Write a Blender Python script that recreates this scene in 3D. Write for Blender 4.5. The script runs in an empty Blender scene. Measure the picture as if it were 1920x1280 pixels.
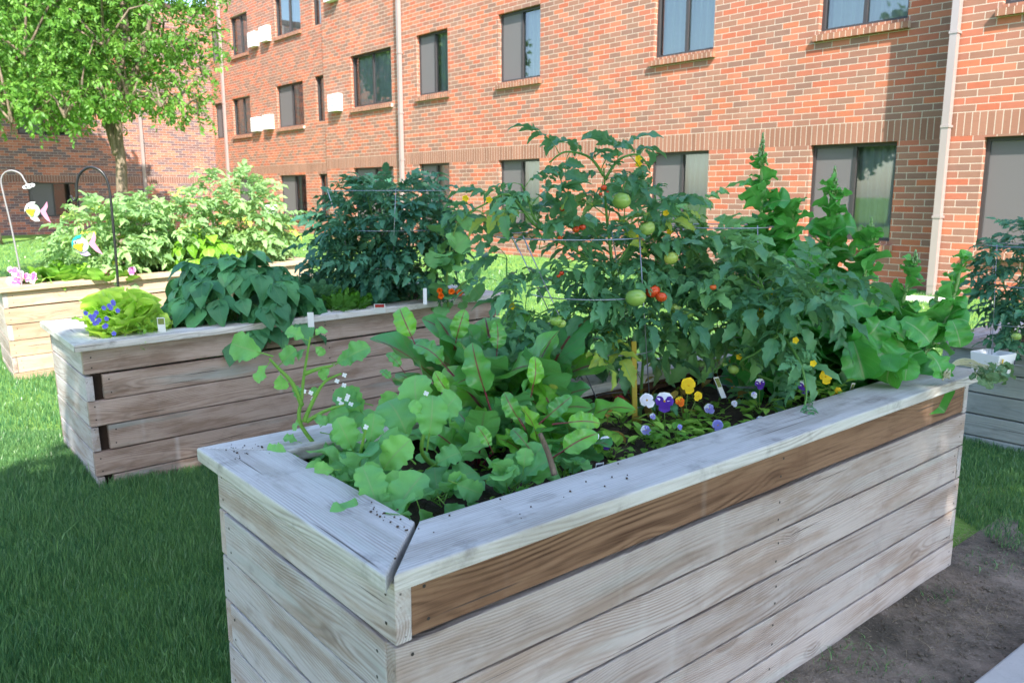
import bpy, bmesh, math, random
import numpy as np
from mathutils import Vector, Matrix
random.seed(7); R=np.random.RandomState(11)
sc=bpy.context.scene; COL=sc.collection
# ---------------------------------------------------------------- camera model
F_,HY_,H_=1518.,363.,1.57
TH=math.atan((640-HY_)/F_); CT,ST=math.cos(TH),math.sin(TH)
def ray(u,v):
    x=(u-960)/F_; y=-(v-640)/F_
    return np.array([x,CT+y*ST,-ST+y*CT])
def at(u,v,Y):
    d=ray(u,v); return np.array([0,0,H_])+d*(Y/d[1])
def atz(u,v,z):
    d=ray(u,v); return np.array([0,0,H_])+d*((z-H_)/d[2])
cam=bpy.data.cameras.new('camera'); co=bpy.data.objects.new('camera',cam); COL.objects.link(co)
co.location=(0,0,H_); co.rotation_euler=(math.pi/2-TH,0,0)
cam.sensor_width=36; cam.lens=36*F_/1920; cam.clip_start=.05; cam.clip_end=800
cam.dof.use_dof=True; cam.dof.focus_distance=2.7; cam.dof.aperture_fstop=6.3
sc.camera=co
# ---------------------------------------------------------------- world & sun
sdir=Vector((.481,-2.09,2.12)).normalized()
w=bpy.data.worlds.new('World'); sc.world=w; w.use_nodes=True
nt=w.node_tree; bg=nt.nodes['Background']; sky=nt.nodes.new('ShaderNodeTexSky'); sky.sky_type='NISHITA'; sky.sun_disc=False
sky.sun_elevation=math.asin(sdir.z); sky.sun_rotation=math.atan2(sdir.x,sdir.y); sky.air_density=1.0; sky.dust_density=1.0; sky.ozone_density=1.0
nt.links.new(sky.outputs[0],bg.inputs[0]); bg.inputs[1].default_value=.15
sl=bpy.data.lights.new('sun','SUN'); sl.energy=3.3; sl.angle=math.radians(.55); sl.color=(1,.93,.82)
so=bpy.data.objects.new('sun',sl); COL.objects.link(so); so.rotation_euler=sdir.to_track_quat('Z','Y').to_euler()
sc.view_settings.view_transform='Standard'; sc.view_settings.look='None'; sc.view_settings.exposure=2.0; sc.view_settings.gamma=1
# ---------------------------------------------------------------- object helpers
def tag(o,label=None,cat=None,group=None,kind=None):
    if label: o['label']=label
    if cat: o['category']=cat
    if group: o['group']=group
    if kind: o['kind']=kind
    return o
def empty(name,loc,label,cat,group=None,rot=(0,0,0)):
    o=bpy.data.objects.new(name,None); COL.objects.link(o); o.location=loc; o.rotation_euler=rot; o.empty_display_size=.1
    return tag(o,label,cat,group)
def link(name,me,parent=None,loc=None,rot=None):
    o=bpy.data.objects.new(name,me); COL.objects.link(o)
    if parent is not None: o.parent=parent
    if loc is not None: o.location=loc
    if rot is not None: o.rotation_euler=rot
    return o
class MB:
    """collects numpy pieces: verts, faces, uv per vert, tint per vert, material index"""
    def __init__(s): s.V=[];s.F=[];s.U=[];s.T=[];s.MI=[];s.n=0
    def add(s,V,F,U=None,tint=.5,mi=0):
        V=np.asarray(V,float); F=[tuple(i+s.n for i in f) for f in F]
        s.V.append(V); s.F+=F; s.U.append(np.zeros((len(V),2)) if U is None else np.asarray(U,float))
        s.T.append(np.full(len(V),float(tint))); s.MI+= [mi]*len(F); s.n+=len(V)
    def inst(s,tpl,M,tint=.5,mi=None):
        V,Fq,U,m=tpl
        V2=V@M[:3,:3].T+M[:3,3]
        s.V.append(V2); n=s.n
        s.F+=[tuple(i+n for i in f) for f in Fq]; s.U.append(U); s.T.append(np.full(len(V),tint)); s.MI+=(m if mi is None else [mi]*len(Fq)); s.n+=len(V)
    def tube(s,pts,r0,r1=None,k=6,mi=0,v=-1.,tint=.5,cap=True):
        if r1 is None: r1=r0
        P=[Vector(p) for p in pts]; n=len(P); V=[];U=[];Fc=[]
        a=None
        for i,p in enumerate(P):
            d=(P[min(i+1,n-1)]-P[max(i-1,0)])
            if d.length<1e-9: d=Vector((0,0,1))
            d.normalize()
            if a is None:
                a=d.cross(Vector((0,0,1)) if abs(d.z)<.9 else Vector((1,0,0))).normalized()
            else:
                a=(a-d*a.dot(d)); a=a.normalized() if a.length>1e-6 else d.orthogonal().normalized()
            b=d.cross(a); t=i/(n-1); r=r0+(r1-r0)*t if not callable(r0) else r0(t)
            for j in range(k):
                c=2*math.pi*j/k; q=p+(a*math.cos(c)+b*math.sin(c))*r; V.append(q[:]); U.append((0,v))
        for i in range(n-1):
            for j in range(k):
                j2=(j+1)%k; Fc.append((i*k+j,i*k+j2,(i+1)*k+j2,(i+1)*k+j))
        if cap:
            Fc.append(tuple(range(k))[::-1]); Fc.append(tuple((n-1)*k+j for j in range(k)))
        s.add(V,Fc,U,tint,mi)
    def box(s,c0,c1,mi=0,tint=.5):
        x0,y0,z0=c0;x1,y1,z1=c1
        V=[(x0,y0,z0),(x1,y0,z0),(x1,y1,z0),(x0,y1,z0),(x0,y0,z1),(x1,y0,z1),(x1,y1,z1),(x0,y1,z1)]
        s.add(V,[(0,3,2,1),(4,5,6,7),(0,1,5,4),(1,2,6,5),(2,3,7,6),(3,0,4,7)],None,tint,mi)
    def build(s,name,mats,parent=None,smooth=True,loc=None,rot=None,origin=None):
        me=bpy.data.meshes.new(name)
        V=np.concatenate(s.V); 
        if origin is not None: V=V-np.asarray(origin)
        me.from_pydata(V.tolist(),[],s.F)
        if not isinstance(mats,(list,tuple)): mats=[mats]
        for m in mats: me.materials.append(m)
        me.polygons.foreach_set('material_index',s.MI)
        me.polygons.foreach_set('use_smooth',[smooth]*len(s.F))
        U=np.concatenate(s.U); T=np.concatenate(s.T)
        li=np.zeros(len(me.loops),int); me.loops.foreach_get('vertex_index',li)
        uv=me.uv_layers.new(name='UVMap'); uv.data.foreach_set('uv',U[li].ravel())
        at_=me.attributes.new('tint','FLOAT','POINT'); at_.data.foreach_set('value',T)
        me.update()
        o=link(name,me,parent,loc,rot)
        if origin is not None: o.location=Vector(origin) if loc is None else loc
        return o
# ---------------------------------------------------------------- node helper
def newmat(name):
    m=bpy.data.materials.new(name); m.use_nodes=True; nt=m.node_tree
    for n in list(nt.nodes): nt.nodes.remove(n)
    return m,nt
class G:
    def __init__(s,nt): s.nt=nt
    def n(s,t,ins=None,**kw):
        n=s.nt.nodes.new('ShaderNode'+t)
        for k,v in kw.items(): setattr(n,k,v)
        if ins:
            for k,v in ins.items():
                i=n.inputs[k]
                if hasattr(v,'is_output') or isinstance(v,bpy.types.NodeSocket): s.nt.links.new(v,i)
                else:
                    i.default_value=v
        return n
    def m(s,op,a,b=0.,c=None,clamp=False):
        ins={0:a,1:b}
        if c is not None: ins[2]=c
        return s.n('Math',ins,operation=op,use_clamp=clamp).outputs[0]
    def vm(s,op,a,b):
        return s.n('VectorMath',{0:a,1:b},operation=op).outputs[0]
    def mix(s,f,a,b,blend='MIX'):
        n=s.n('Mix',None,data_type='RGBA',blend_type=blend)
        for i,v in ((0,f),(6,a),(7,b)):
            if isinstance(v,bpy.types.NodeSocket): s.nt.links.new(v,n.inputs[i])
            else: n.inputs[i].default_value=(tuple(v)+(1,))[:4] if isinstance(v,(tuple,list)) else v
        return n.outputs[2]
    def noise(s,vec,scale,detail=3,rough=.55,dist=0):
        return s.n('TexNoise',{'Vector':vec,'Scale':scale,'Detail':detail,'Roughness':rough,'Distortion':dist}).outputs[0]
    def ramp(s,f,stops,interp='LINEAR'):
        n=s.n('ValToRGB',{0:f}); cr=n.color_ramp; cr.interpolation=interp
        while len(cr.elements)<len(stops): cr.elements.new(.5)
        for e,(p,c) in zip(cr.elements,stops): e.position=p; e.color=tuple(c)+(1,)
        return n.outputs[0]
    def sstep(s,x,a,b):
        return s.n('MapRange',{0:x,1:a,2:b,3:0.,4:1.},interpolation_type='SMOOTHSTEP').outputs[0]
    def out(s,sh): 
        o=s.nt.nodes.new('ShaderNodeOutputMaterial'); s.nt.links.new(sh,o.inputs[0])
    def pr(s,color,rough=.6,spec=.3,metal=0,normal=None,**kw):
        ins={'Base Color':color if isinstance(color,bpy.types.NodeSocket) else tuple(color)+(1,),'Roughness':rough,'Specular IOR Level':spec,'Metallic':metal}
        if normal is not None: ins['Normal']=normal
        ins.update(kw); return s.n('BsdfPrincipled',ins).outputs[0]
    def bump(s,h,strength,dist):
        return s.n('Bump',{'Height':h,'Strength':strength,'Distance':dist}).outputs[0]
def simple(name,c,rough=.5,spec=.4,metal=0,var=.15,scale=20,bump=0):
    m,nt=newmat(name); g=G(nt); co_=g.n('TexCoord').outputs['Object']
    nz=g.noise(co_,scale,4); col=g.mix(g.m('MULTIPLY',nz,var*2),c,tuple(x*.45 for x in c))
    g.out(g.pr(col,rough,spec,metal,g.bump(nz,bump,.01) if bump else None)); return m
# ---------------------------------------------------------------- materials
def wood(name,light,mid,dark,grain=.55,ring=700,tint=None,streak=0,rough=.75,dirt=.25):
    m,nt=newmat(name); g=G(nt)
    oc=g.n('TexCoord').outputs['Object']; rnd=g.n('ObjectInfo').outputs['Random']
    off=g.n('CombineXYZ',{0:g.m('MULTIPLY',rnd,31.7),1:0.,2:0.}).outputs[0]
    v=g.vm('ADD',oc,off)
    sp=g.n('SeparateXYZ',{0:v}).outputs
    kv=g.vm('MULTIPLY',v,(2.7,6.,6.))
    vo=g.n('TexVoronoi',{'Vector':kv,'Scale':1.,'Randomness':1.}); kd=vo.outputs['Distance']
    kn=g.m('POWER',g.m('SUBTRACT',1.,g.m('DIVIDE',kd,.42),clamp=True),2.)
    wv=g.noise(g.vm('MULTIPLY',v,(1.3,7,7)),1.,3)
    zc=g.m('MULTIPLY',g.m('SUBTRACT',g.noise(g.vm('MULTIPLY',v,(.7,0,0)),1.,1),.4),.35)
    yy=g.m('ADD',sp[1],.045); zz=g.m('SUBTRACT',sp[2],zc)
    rad=g.m('SQRT',g.m('ADD',g.m('MULTIPLY',yy,yy),g.m('MULTIPLY',zz,zz)))
    ph=g.m('ADD',g.m('MULTIPLY',rad,float(ring)),g.m('ADD',g.m('MULTIPLY',kn,16.),g.m('MULTIPLY',wv,16.)))
    s_=g.m('POWER',g.m('ADD',g.m('MULTIPLY',g.m('SINE',ph),.5),.5),1.8)
    fine=g.noise(g.vm('MULTIPLY',v,(5,170,170)),1.,4,.65)
    fn=g.sstep(fine,.42,.72)
    pat=g.sstep(g.noise(g.vm('MULTIPLY',v,(2.2,13,13)),1.,5,.62),.42,.66)
    base=g.mix(pat,light,mid)
    gm=g.m('ADD',.12,g.m('MULTIPLY',g.sstep(g.noise(g.vm('MULTIPLY',g.vm('ADD',v,(5,2,4)),(1.7,8,8)),1.,3),.42,.66),.95)); gm=g.m('MAXIMUM',gm,g.m('MULTIPLY',kn,1.6),clamp=True)
    amt=g.m('MULTIPLY',g.m('ADD',g.m('MULTIPLY',g.m('MULTIPLY',s_,gm),.85),g.m('MULTIPLY',fn,.40)),grain,clamp=True)
    col=g.mix(amt,base,dark)
    if tint: 
        tm=g.sstep(g.noise(g.vm('MULTIPLY',g.vm('ADD',v,(7,3,1)),(1.1,11,11)),1.,3),.55,.75)
        col=g.mix(g.m('MULTIPLY',tm,.5),col,tint)
    if streak:
        st=g.noise(g.n('CombineXYZ',{0:g.m('MULTIPLY',sp[0],7.)}).outputs[0],1.,2)
        col=g.mix(g.m('MULTIPLY',g.sstep(st,.6,.72),streak),col,(.62,.6,.58))
    core=g.sstep(kd,.11,.07); ringk=g.m('MULTIPLY',g.sstep(kd,.17,.13),g.sstep(kd,.09,.115))
    col=g.mix(g.m('MULTIPLY',ringk,.22),col,tuple(x*.45 for x in dark))
    col=g.mix(g.m('MULTIPLY',core,g.m('ADD',.25,g.m('MULTIPLY',s_,.6))),col,tuple(x*.62 for x in mid))
    dz=g.noise(oc,9.,5,.7); col=g.mix(g.m('MULTIPLY',g.sstep(dz,.5,.8),dirt),col,tuple(x*.4 for x in dark))
    # thin checks (cracks) along the grain
    ck=g.noise(g.vm('MULTIPLY',g.vm('ADD',v,(3,0,9)),(1.2,60,60)),1.,2,.5)
    ckm=g.m('MULTIPLY',g.sstep(ck,.68,.73),.8); col=g.mix(ckm,col,(.05,.04,.035))
    vr=g.m('ADD',.84,g.m('MULTIPLY',g.n('TexWhiteNoise',{'W':g.m('MULTIPLY',rnd,91.)},noise_dimensions='1D').outputs[0],.3))
    hs=g.n('HueSaturation',{'Value':vr,'Color':col}).outputs[0]
    hgt=g.m('ADD',g.m('MULTIPLY',s_,-.4),g.m('ADD',g.m('MULTIPLY',fine,-.6),g.m('MULTIPLY',ckm,-1.5)))
    g.out(g.pr(hs,rough,.25,0,g.bump(hgt,.55,.003))); return m
W_gray=wood('weathered_pine',(.47,.405,.37),(.35,.27,.22),(.20,.135,.10),.58,900,(.44,.45,.43),.22)
W_side=wood('weathered_pine_grey',(.50,.475,.47),(.37,.305,.265),(.19,.135,.105),.62,900,(.36,.42,.40),.1)
W_cap=wood('cap_pine',(.60,.585,.555),(.44,.415,.375),(.21,.175,.14),.55,760,(.42,.47,.41),0,.7,.55)
W_brown=wood('fresh_brown_pine',(.215,.125,.075),(.165,.09,.052),(.055,.024,.011),.85,560,None,.1)
W_p2=wood('stained_pine',(.40,.31,.26),(.25,.175,.135),(.13,.08,.055),.5,800,(.30,.37,.36),.35)
W_tan=wood('sunlit_pine',(.46,.35,.25),(.38,.26,.17),(.26,.16,.1),.45,700,None,0)
W_teal=wood('bluish_pine',(.36,.40,.39),(.29,.33,.33),(.17,.18,.17),.5,600,(.27,.40,.42),.1)
M_post=simple('dark_post_wood',(.05,.035,.028),.9,.1,0,.4,30)
def soilmat(name,c1,c2,c3):
    m,nt=newmat(name); g=G(nt); oc=g.n('TexCoord').outputs['Object']
    a=g.noise(oc,3.1,8,.72); b=g.noise(oc,70.,5,.75)
    col=g.mix(g.sstep(a,.36,.66),c1,c2); col=g.mix(g.sstep(b,.60,.72),col,c3)
    vo=g.n('TexVoronoi',{'Vector':oc,'Scale':90.}).outputs[0]
    hgt=g.m('ADD',b,g.m('MULTIPLY',vo,-.5))
    g.out(g.pr(col,.95,.1,0,g.bump(hgt,.9,.012))); return m
M_soil=soilmat('potting_soil',(.055,.042,.034),(.12,.088,.066),(.34,.27,.2))
M_dirt=soilmat('bare_dirt',(.10,.088,.07),(.30,.245,.195),(.46,.39,.32))
def ground_mat():
    m,nt=newmat('lawn_ground'); g=G(nt); oc=g.n('TexCoord').outputs['Object']
    a=g.noise(oc,.6,4,.6); b=g.noise(g.vm('MULTIPLY',oc,(40,40,1)),1.,5,.7); c=g.noise(oc,5.,4,.6)
    col=g.mix(g.sstep(a,.3,.7),(.13,.26,.05),(.20,.34,.075)); col=g.mix(g.m('MULTIPLY',g.sstep(b,.4,.7),.7),col,(.08,.17,.03))
    col=g.mix(g.m('MULTIPLY',g.sstep(c,.58,.8),.4),col,(.26,.33,.09))
    g.out(g.pr(col,.9,.1,0,g.bump(b,.8,.03))); return m
M_ground=ground_mat()
def concrete(name,c):
    m,nt=newmat(name); g=G(nt); oc=g.n('TexCoord').outputs['Object']
    a=g.noise(oc,3.,6,.7); b=g.noise(oc,120.,4,.7); col=g.mix(g.sstep(a,.3,.75),c,tuple(x*.78 for x in c)); col=g.mix(g.m('MULTIPLY',g.sstep(b,.55,.7),.3),col,tuple(x*.5 for x in c))
    g.out(g.pr(col,.85,.2,0,g.bump(b,.3,.004))); return m
M_conc=concrete('concrete',(.5,.49,.47))
def brick(name,cols,mortar,z0,z1,shift=0.,soldier=(.235,.115,.08)):
    m,nt=newmat(name); g=G(nt); oc=g.n('TexCoord').outputs['Object']; sp=g.n('SeparateXYZ',{0:oc}).outputs
    xx=g.m('ADD',sp[0],sp[1]); 
    va=g.n('CombineXYZ',{0:g.m('ADD',xx,100.+shift),1:g.m('ADD',sp[2],20.-z1+20*.1075*0),2:0.}).outputs[0]
    vb=g.n('CombineXYZ',{0:g.m('SUBTRACT',sp[2],z0-.005),1:g.m('ADD',xx,100.),2:0.}).outputs[0]
    def bt(vec,bw,rh,off,mort=.011):
        n=g.n('TexBrick',{'Vector':vec,'Color1':(0,0,0,1),'Color2':(1,1,1,1),'Mortar':(.5,.5,.5,1),'Scale':1.,'Mortar Size':mort,'Mortar Smooth':.15,'Bias':0.,'Brick Width':bw,'Row Height':rh},offset=off,offset_frequency=2,squash=1.); return n
    A=bt(va,.325,.1075,.5,.0065); B=bt(vb,z1-z0,.105,0.,.0065)
    ra=g.ramp(A.outputs[0],[(i/len(cols),c) for i,c in enumerate(cols)],'CONSTANT')
    rb=g.mix(B.outputs[0],soldier,tuple(x*1.35 for x in soldier))
    msk=g.m('MULTIPLY',g.m('GREATER_THAN',sp[2],z0),g.m('LESS_THAN',sp[2],z1))
    fac=g.mix(msk,A.outputs[1],B.outputs[1]); colr=g.mix(msk,ra,rb)
    nz=g.noise(g.vm('MULTIPLY',oc,(8,8,60)),1.,4,.7); colr=g.mix(g.m('MULTIPLY',g.sstep(nz,.45,.75),.35),colr,tuple(x*.55 for x in cols[1]))
    big=g.m('ADD',g.m('MULTIPLY',g.noise(oc,.8,3),.5),g.m('MULTIPLY',g.noise(g.vm('MULTIPLY',oc,(1.6,1.6,.35)),1.,4,.7),.5)); colr=g.n('HueSaturation',{'Value':g.m('ADD',.68,g.m('MULTIPLY',big,.62)),'Color':colr}).outputs[0]
    ff=g.n('SeparateColor',{0:fac}).outputs[0]
    mn=g.noise(oc,14.,4); mo=g.mix(mn,mortar,tuple(x*.72 for x in mortar))
    col=g.mix(ff,colr,mo)
    hgt=g.m('SUBTRACT',g.m('MULTIPLY',nz,.15),ff)
    g.out(g.pr(col,.88,.15,0,g.bump(hgt,.8,.008))); return m
BR=[(.43,.145,.08),(.27,.145,.105),(.40,.12,.07),(.31,.155,.11),(.45,.165,.10),(.235,.13,.10),(.31,.135,.095),(.40,.135,.085),(.28,.14,.10)]
M_brick=brick('brick_red',BR,(.60,.50,.42),2.42,2.77)
M_brickLL=brick('brick_red_far',BR,(.60,.50,.42),2.40,2.74,.1)
BW=[(.42,.15,.10),(.17,.10,.10),(.34,.13,.09),(.22,.12,.11),(.46,.18,.12),(.16,.11,.12),(.30,.14,.11)]  # same brick as the main walls, shade mixed in as darker purple tones
M_brickW=brick('brick_wing',BW,(.50,.43,.39),2.05,2.34,.2,(.19,.095,.075))
def sillmat():
    m,nt=newmat('brick_sill'); g=G(nt); oc=g.n('TexCoord').outputs['Object']; sp=g.n('SeparateXYZ',{0:oc}).outputs
    fr=g.m('FRACT',g.m('DIVIDE',g.m('ADD',sp[0],50.),.105)); j=g.m('LESS_THAN',fr,.09)
    wn=g.n('TexWhiteNoise',{'W':g.m('FLOOR',g.m('DIVIDE',g.m('ADD',sp[0],50.),.105))},noise_dimensions='1D').outputs[0]
    col=g.mix(wn,(.22,.11,.075),(.36,.16,.10)); col=g.mix(j,col,(.55,.46,.38)); g.out(g.pr(col,.85,.15)); return m
M_sill=sillmat()
M_frame=simple('bronze_window_frame',(.045,.042,.045),.4,.4,0,.1)
M_room=simple('dark_room',(.02,.022,.025),.9,.1)
M_coping=simple('metal_coping',(.09,.045,.035),.5,.4)
def glassmat(name,tr,refl,tintc=(.8,.85,.85)):
    m,nt=newmat(name); g=G(nt)
    t=g.n('BsdfTransparent',{0:tuple(tintc)+(1,)}).outputs[0]; gl=g.n('BsdfGlossy',{0:(.9,.93,.95,1),'Roughness':.02}).outputs[0]
    fr=g.n('Fresnel',{0:1.5}).outputs[0]; f=g.m('ADD',g.m('MULTIPLY',fr,1.3),refl,clamp=True)
    g.out(g.n('MixShader',{0:f,1:t,2:gl}).outputs[0]); return m
M_glass=glassmat('window_glass',1,.10)
M_screen,nt=newmat('insect_screen'); g=G(nt)
g.out(g.n('MixShader',{0:.8,1:g.n('BsdfTransparent').outputs[0],2:g.pr((.15,.14,.145),.6,.3)}).outputs[0])
M_curt=simple('pale_curtain',(.42,.45,.44),.9,.1,0,.1)
M_curt2=simple('green_curtain',(.22,.36,.34),.9,.1,0,.1)
M_ac=simple('white_enamel',(.78,.79,.80),.4,.4,0,.03)
M_acg=simple('grey_grille',(.35,.36,.38),.5,.4,0,.03)
M_spout=simple('downspout_metal',(.40,.335,.33),.28,.6,.25,.08,3)
M_wire=simple('galvanised_wire',(.34,.36,.44),.35,.5,.8,.1)
M_black=simple('black_painted_steel',(.012,.013,.016),.35,.5)
M_greyst=simple('grey_steel_rod',(.25,.24,.25),.5,.4)
def leafmat(name,c,c2,vein,stem,vscale=9.,rough=.42,trans=.28,veinw=.05,under=None,vein_s=.5,yel=None,spec=.35):
    """UV.x in -1..1 across, UV.y in 0..1 along; UV.y<0 is petiole"""
    m,nt=newmat(name); g=G(nt)
    uv=g.n('UVMap',uv_map='UVMap').outputs[0]; sp=g.n('SeparateXYZ',{0:uv}).outputs
    ti=g.n('Attribute',attribute_name='tint').outputs['Fac']
    oc=g.n('TexCoord').outputs['Object']; nz=g.noise(oc,16.,3,.6)
    col=g.mix(ti,c,c2); col=g.mix(g.m('MULTIPLY',g.sstep(nz,.4,.75),.4),col,tuple(x*.6 for x in c))
    if yel: col=g.mix(g.m('MULTIPLY',g.m('GREATER_THAN',ti,.93),.85),col,yel)
    au=g.m('ABSOLUTE',sp[0])
    spn=g.noise(oc,75.,2,.5); col=g.mix(g.m('MULTIPLY',g.sstep(spn,.72,.78),.28),col,(c2[0]*1.6+.05,c2[1]*1.1+.03,c2[2]*.6))
    mid=g.sstep(au,veinw*1.5,veinw*.5)
    ph=g.m('FRACT',g.m('ADD',g.m('MULTIPLY',sp[1],vscale),g.m('MULTIPLY',au,-2.2)))
    side=g.m('MULTIPLY',g.sstep(g.m('ABSOLUTE',g.m('SUBTRACT',ph,.5)),.05,.0),vein_s)
    vm_=g.m('MAXIMUM',mid,side); col=g.mix(vm_,col,vein)
    col=g.mix(g.m('LESS_THAN',sp[1],-.01),col,stem)
    geo=g.n('NewGeometry').outputs['Backfacing']
    un=under or tuple(min(1,x*1.25+.03) for x in c)
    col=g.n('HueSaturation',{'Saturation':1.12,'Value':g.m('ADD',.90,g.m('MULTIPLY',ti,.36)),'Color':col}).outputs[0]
    colb=g.mix(g.m('MULTIPLY',geo,.6),col,un)
    hg=g.m('ADD',g.m('MULTIPLY',side,-1.),g.m('MULTIPLY',nz,.6))
    bs=g.pr(colb,rough,spec,0,g.bump(hg,.5,.004))
    tc=g.mix(.5,colb,(c2[0]*1.6,c2[1]*1.7,c2[2]*.5))
    tr=g.n('BsdfTranslucent',{0:tc}).outputs[0]
    g.out(g.n('MixShader',{0:trans,1:bs,2:tr}).outputs[0]); return m
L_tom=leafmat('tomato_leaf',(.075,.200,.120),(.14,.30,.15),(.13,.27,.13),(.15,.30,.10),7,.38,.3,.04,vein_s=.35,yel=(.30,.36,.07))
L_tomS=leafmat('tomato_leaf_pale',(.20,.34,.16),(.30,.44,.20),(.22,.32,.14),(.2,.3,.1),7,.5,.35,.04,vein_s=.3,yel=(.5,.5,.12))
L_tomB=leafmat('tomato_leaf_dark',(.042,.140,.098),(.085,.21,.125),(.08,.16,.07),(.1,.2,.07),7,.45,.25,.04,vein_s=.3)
L_bean=leafmat('bean_leaf',(.055,.18,.088),(.10,.26,.11),(.1,.22,.1),(.12,.25,.07),6,.42,.25,.03,vein_s=.35)
L_beanS=leafmat('bean_leaf_bright',(.15,.33,.05),(.24,.42,.08),(.3,.45,.15),(.2,.35,.1),6,.45,.35,.03,vein_s=.3)
L_rad=leafmat('radish_leaf',(.145,.37,.16),(.22,.46,.15),(.22,.36,.16),(.2,.36,.1),6,.5,.3,.045,vein_s=.35,yel=(.35,.4,.08))
L_beet=leafmat('beet_leaf',(.085,.28,.105),(.19,.43,.07),(.17,.02,.05),(.19,.02,.06),7,.28,.22,.06,vein_s=.45,spec=.6)
L_let=leafmat('romaine_leaf',(.09,.33,.09),(.15,.43,.10),(.24,.38,.18),(.28,.42,.2),5,.33,.28,.05,vein_s=.3,spec=.5)
L_letB=leafmat('green_leaf_lettuce',(.40,.58,.12),(.55,.74,.20),(.4,.55,.2),(.4,.5,.2),4,.42,.4,.05,vein_s=.2)
L_pan=leafmat('pansy_leaf',(.15,.36,.075),(.30,.48,.11),(.15,.25,.08),(.18,.28,.08),4,.5,.3,.06,vein_s=.2)
L_cuc=leafmat('squash_leaf',(.11,.28,.12),(.17,.37,.13),(.16,.28,.12),(.2,.3,.1),5,.55,.3,.035,vein_s=.5)
L_pars=leafmat('parsley_leaf',(.06,.19,.03),(.11,.28,.04),(.1,.2,.05),(.14,.26,.07),4,.5,.3,.03,vein_s=.1)
L_oni=leafmat('onion_leaf',(.08,.2,.07),(.13,.26,.09),(.1,.22,.08),(.1,.22,.08),3,.4,.15,.01,vein_s=.0)
L_tree=leafmat('ash_leaf',(.09,.215,.045),(.16,.30,.075),(.18,.25,.06),(.15,.2,.05),5,.45,.4,.03,vein_s=.1)
L_shade=leafmat('maple_leaf',(.05,.12,.02),(.09,.17,.03),(.1,.18,.05),(.12,.1,.06),5,.5,.3,.03,vein_s=.1)
L_wilt=leafmat('wilted_leaf',(.10,.20,.10),(.15,.25,.13),(.35,.38,.25),(.42,.42,.30),5,.6,.2,.06,vein_s=.3)
L_dry=leafmat('dry_leaf',(.25,.16,.05),(.36,.28,.08),(.3,.2,.1),(.2,.13,.07),5,.8,.3,.06,vein_s=.3)
def grassmat(name,a,b,c):
    m,nt=newmat(name); g=G(nt); ti=g.n('Attribute',attribute_name='tint').outputs['Fac']
    oc=g.n('TexCoord').outputs['Object']; nz=g.m('ADD',g.m('MULTIPLY',g.noise(oc,1.1,3),.55),g.m('MULTIPLY',g.noise(oc,6.,4,.7),.45))
    col=g.mix(g.m('POWER',ti,1.6),a,b); col=g.mix(g.m('MULTIPLY',g.sstep(nz,.35,.75),.5),col,c)
    bs=g.pr(col,.33,.55); tr=g.n('BsdfTranslucent',{0:col}).outputs[0]
    g.out(g.n('MixShader',{0:.3,1:bs,2:tr}).outputs[0]); return m
M_grass=grassmat('grass_blades',(.040,.150,.060),(.20,.38,.12),(.16,.30,.09))
M_dryg=grassmat('dry_grass_blades',(.25,.2,.12),(.38,.32,.2),(.3,.24,.15))
def bark(name,c):
    m,nt=newmat(name); g=G(nt); oc=g.n('TexCoord').outputs['Object']; v=g.vm('MULTIPLY',oc,(14,14,3.)); a=g.noise(v,1.,5,.7); col=g.mix(g.sstep(a,.35,.65),tuple(x*.45 for x in c),c)
    g.out(g.pr(col,.9,.1,0,g.bump(a,1.,.03))); return m
M_bark=bark('ash_bark',(.27,.21,.16))
def skin(name,c,c2,rough=.22,scale=9.):
    m,nt=newmat(name); g=G(nt); oc=g.n('TexCoord').outputs['Object']; a=g.noise(oc,scale,2); col=g.mix(g.sstep(a,.35,.7),c,c2)
    g.out(g.pr(col,rough,.5,0,None,**{'Subsurface Weight':.15,'Subsurface Radius':(.01,.01,.005)})); return m
F_green=skin('green_tomato_skin',(.22,.38,.08),(.34,.46,.12)); F_red=skin('red_tomato_skin',(.58,.045,.012),(.65,.12,.02)); F_yel=skin('yellow_tomato_skin',(.5,.5,.1),(.35,.45,.1))
def petal(name,c,edge=None,trans=.25):
    m,nt=newmat(name); g=G(nt); uv=g.n('UVMap',uv_map='UVMap').outputs[0]; sp=g.n('SeparateXYZ',{0:uv}).outputs
    col=g.mix(g.sstep(sp[1],.55,.95),c,edge or tuple(min(1,x*1.25) for x in c))
    bs=g.pr(col,.6,.2); tr=g.n('BsdfTranslucent',{0:col}).outputs[0]; g.out(g.n('MixShader',{0:trans,1:bs,2:tr}).outputs[0]); return m
PT={'white':petal('white_petal',(.75,.76,.86)),'purple':petal('purple_petal',(.075,.02,.30),(.12,.05,.40)),'lav':petal('lavender_petal',(.34,.32,.80),(.5,.5,.85)),
 'yellow':petal('yellow_petal',(.80,.56,.02)),'red':petal('maroon_petal',(.16,.006,.012)),'pink':petal('pink_petal',(.62,.12,.36),(.75,.5,.66)),'blue':petal('blue_petal',(.16,.16,.72),(.25,.25,.8)),
 'orange':petal('orange_petal',(.80,.16,.01)),'eye':petal('yellow_eye',(.85,.5,.02)),'scar':petal('scarlet_petal',(.72,.03,.02))}
def plast(name,c,rough=.3,al=None):
    m,nt=newmat(name); g=G(nt); bs=g.pr(c,rough,.5); tr=g.n('BsdfTranslucent',{0:tuple(c)+(1,)}).outputs[0]; g.out(g.n('MixShader',{0:.35,1:bs,2:tr}).outputs[0]); return m
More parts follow.
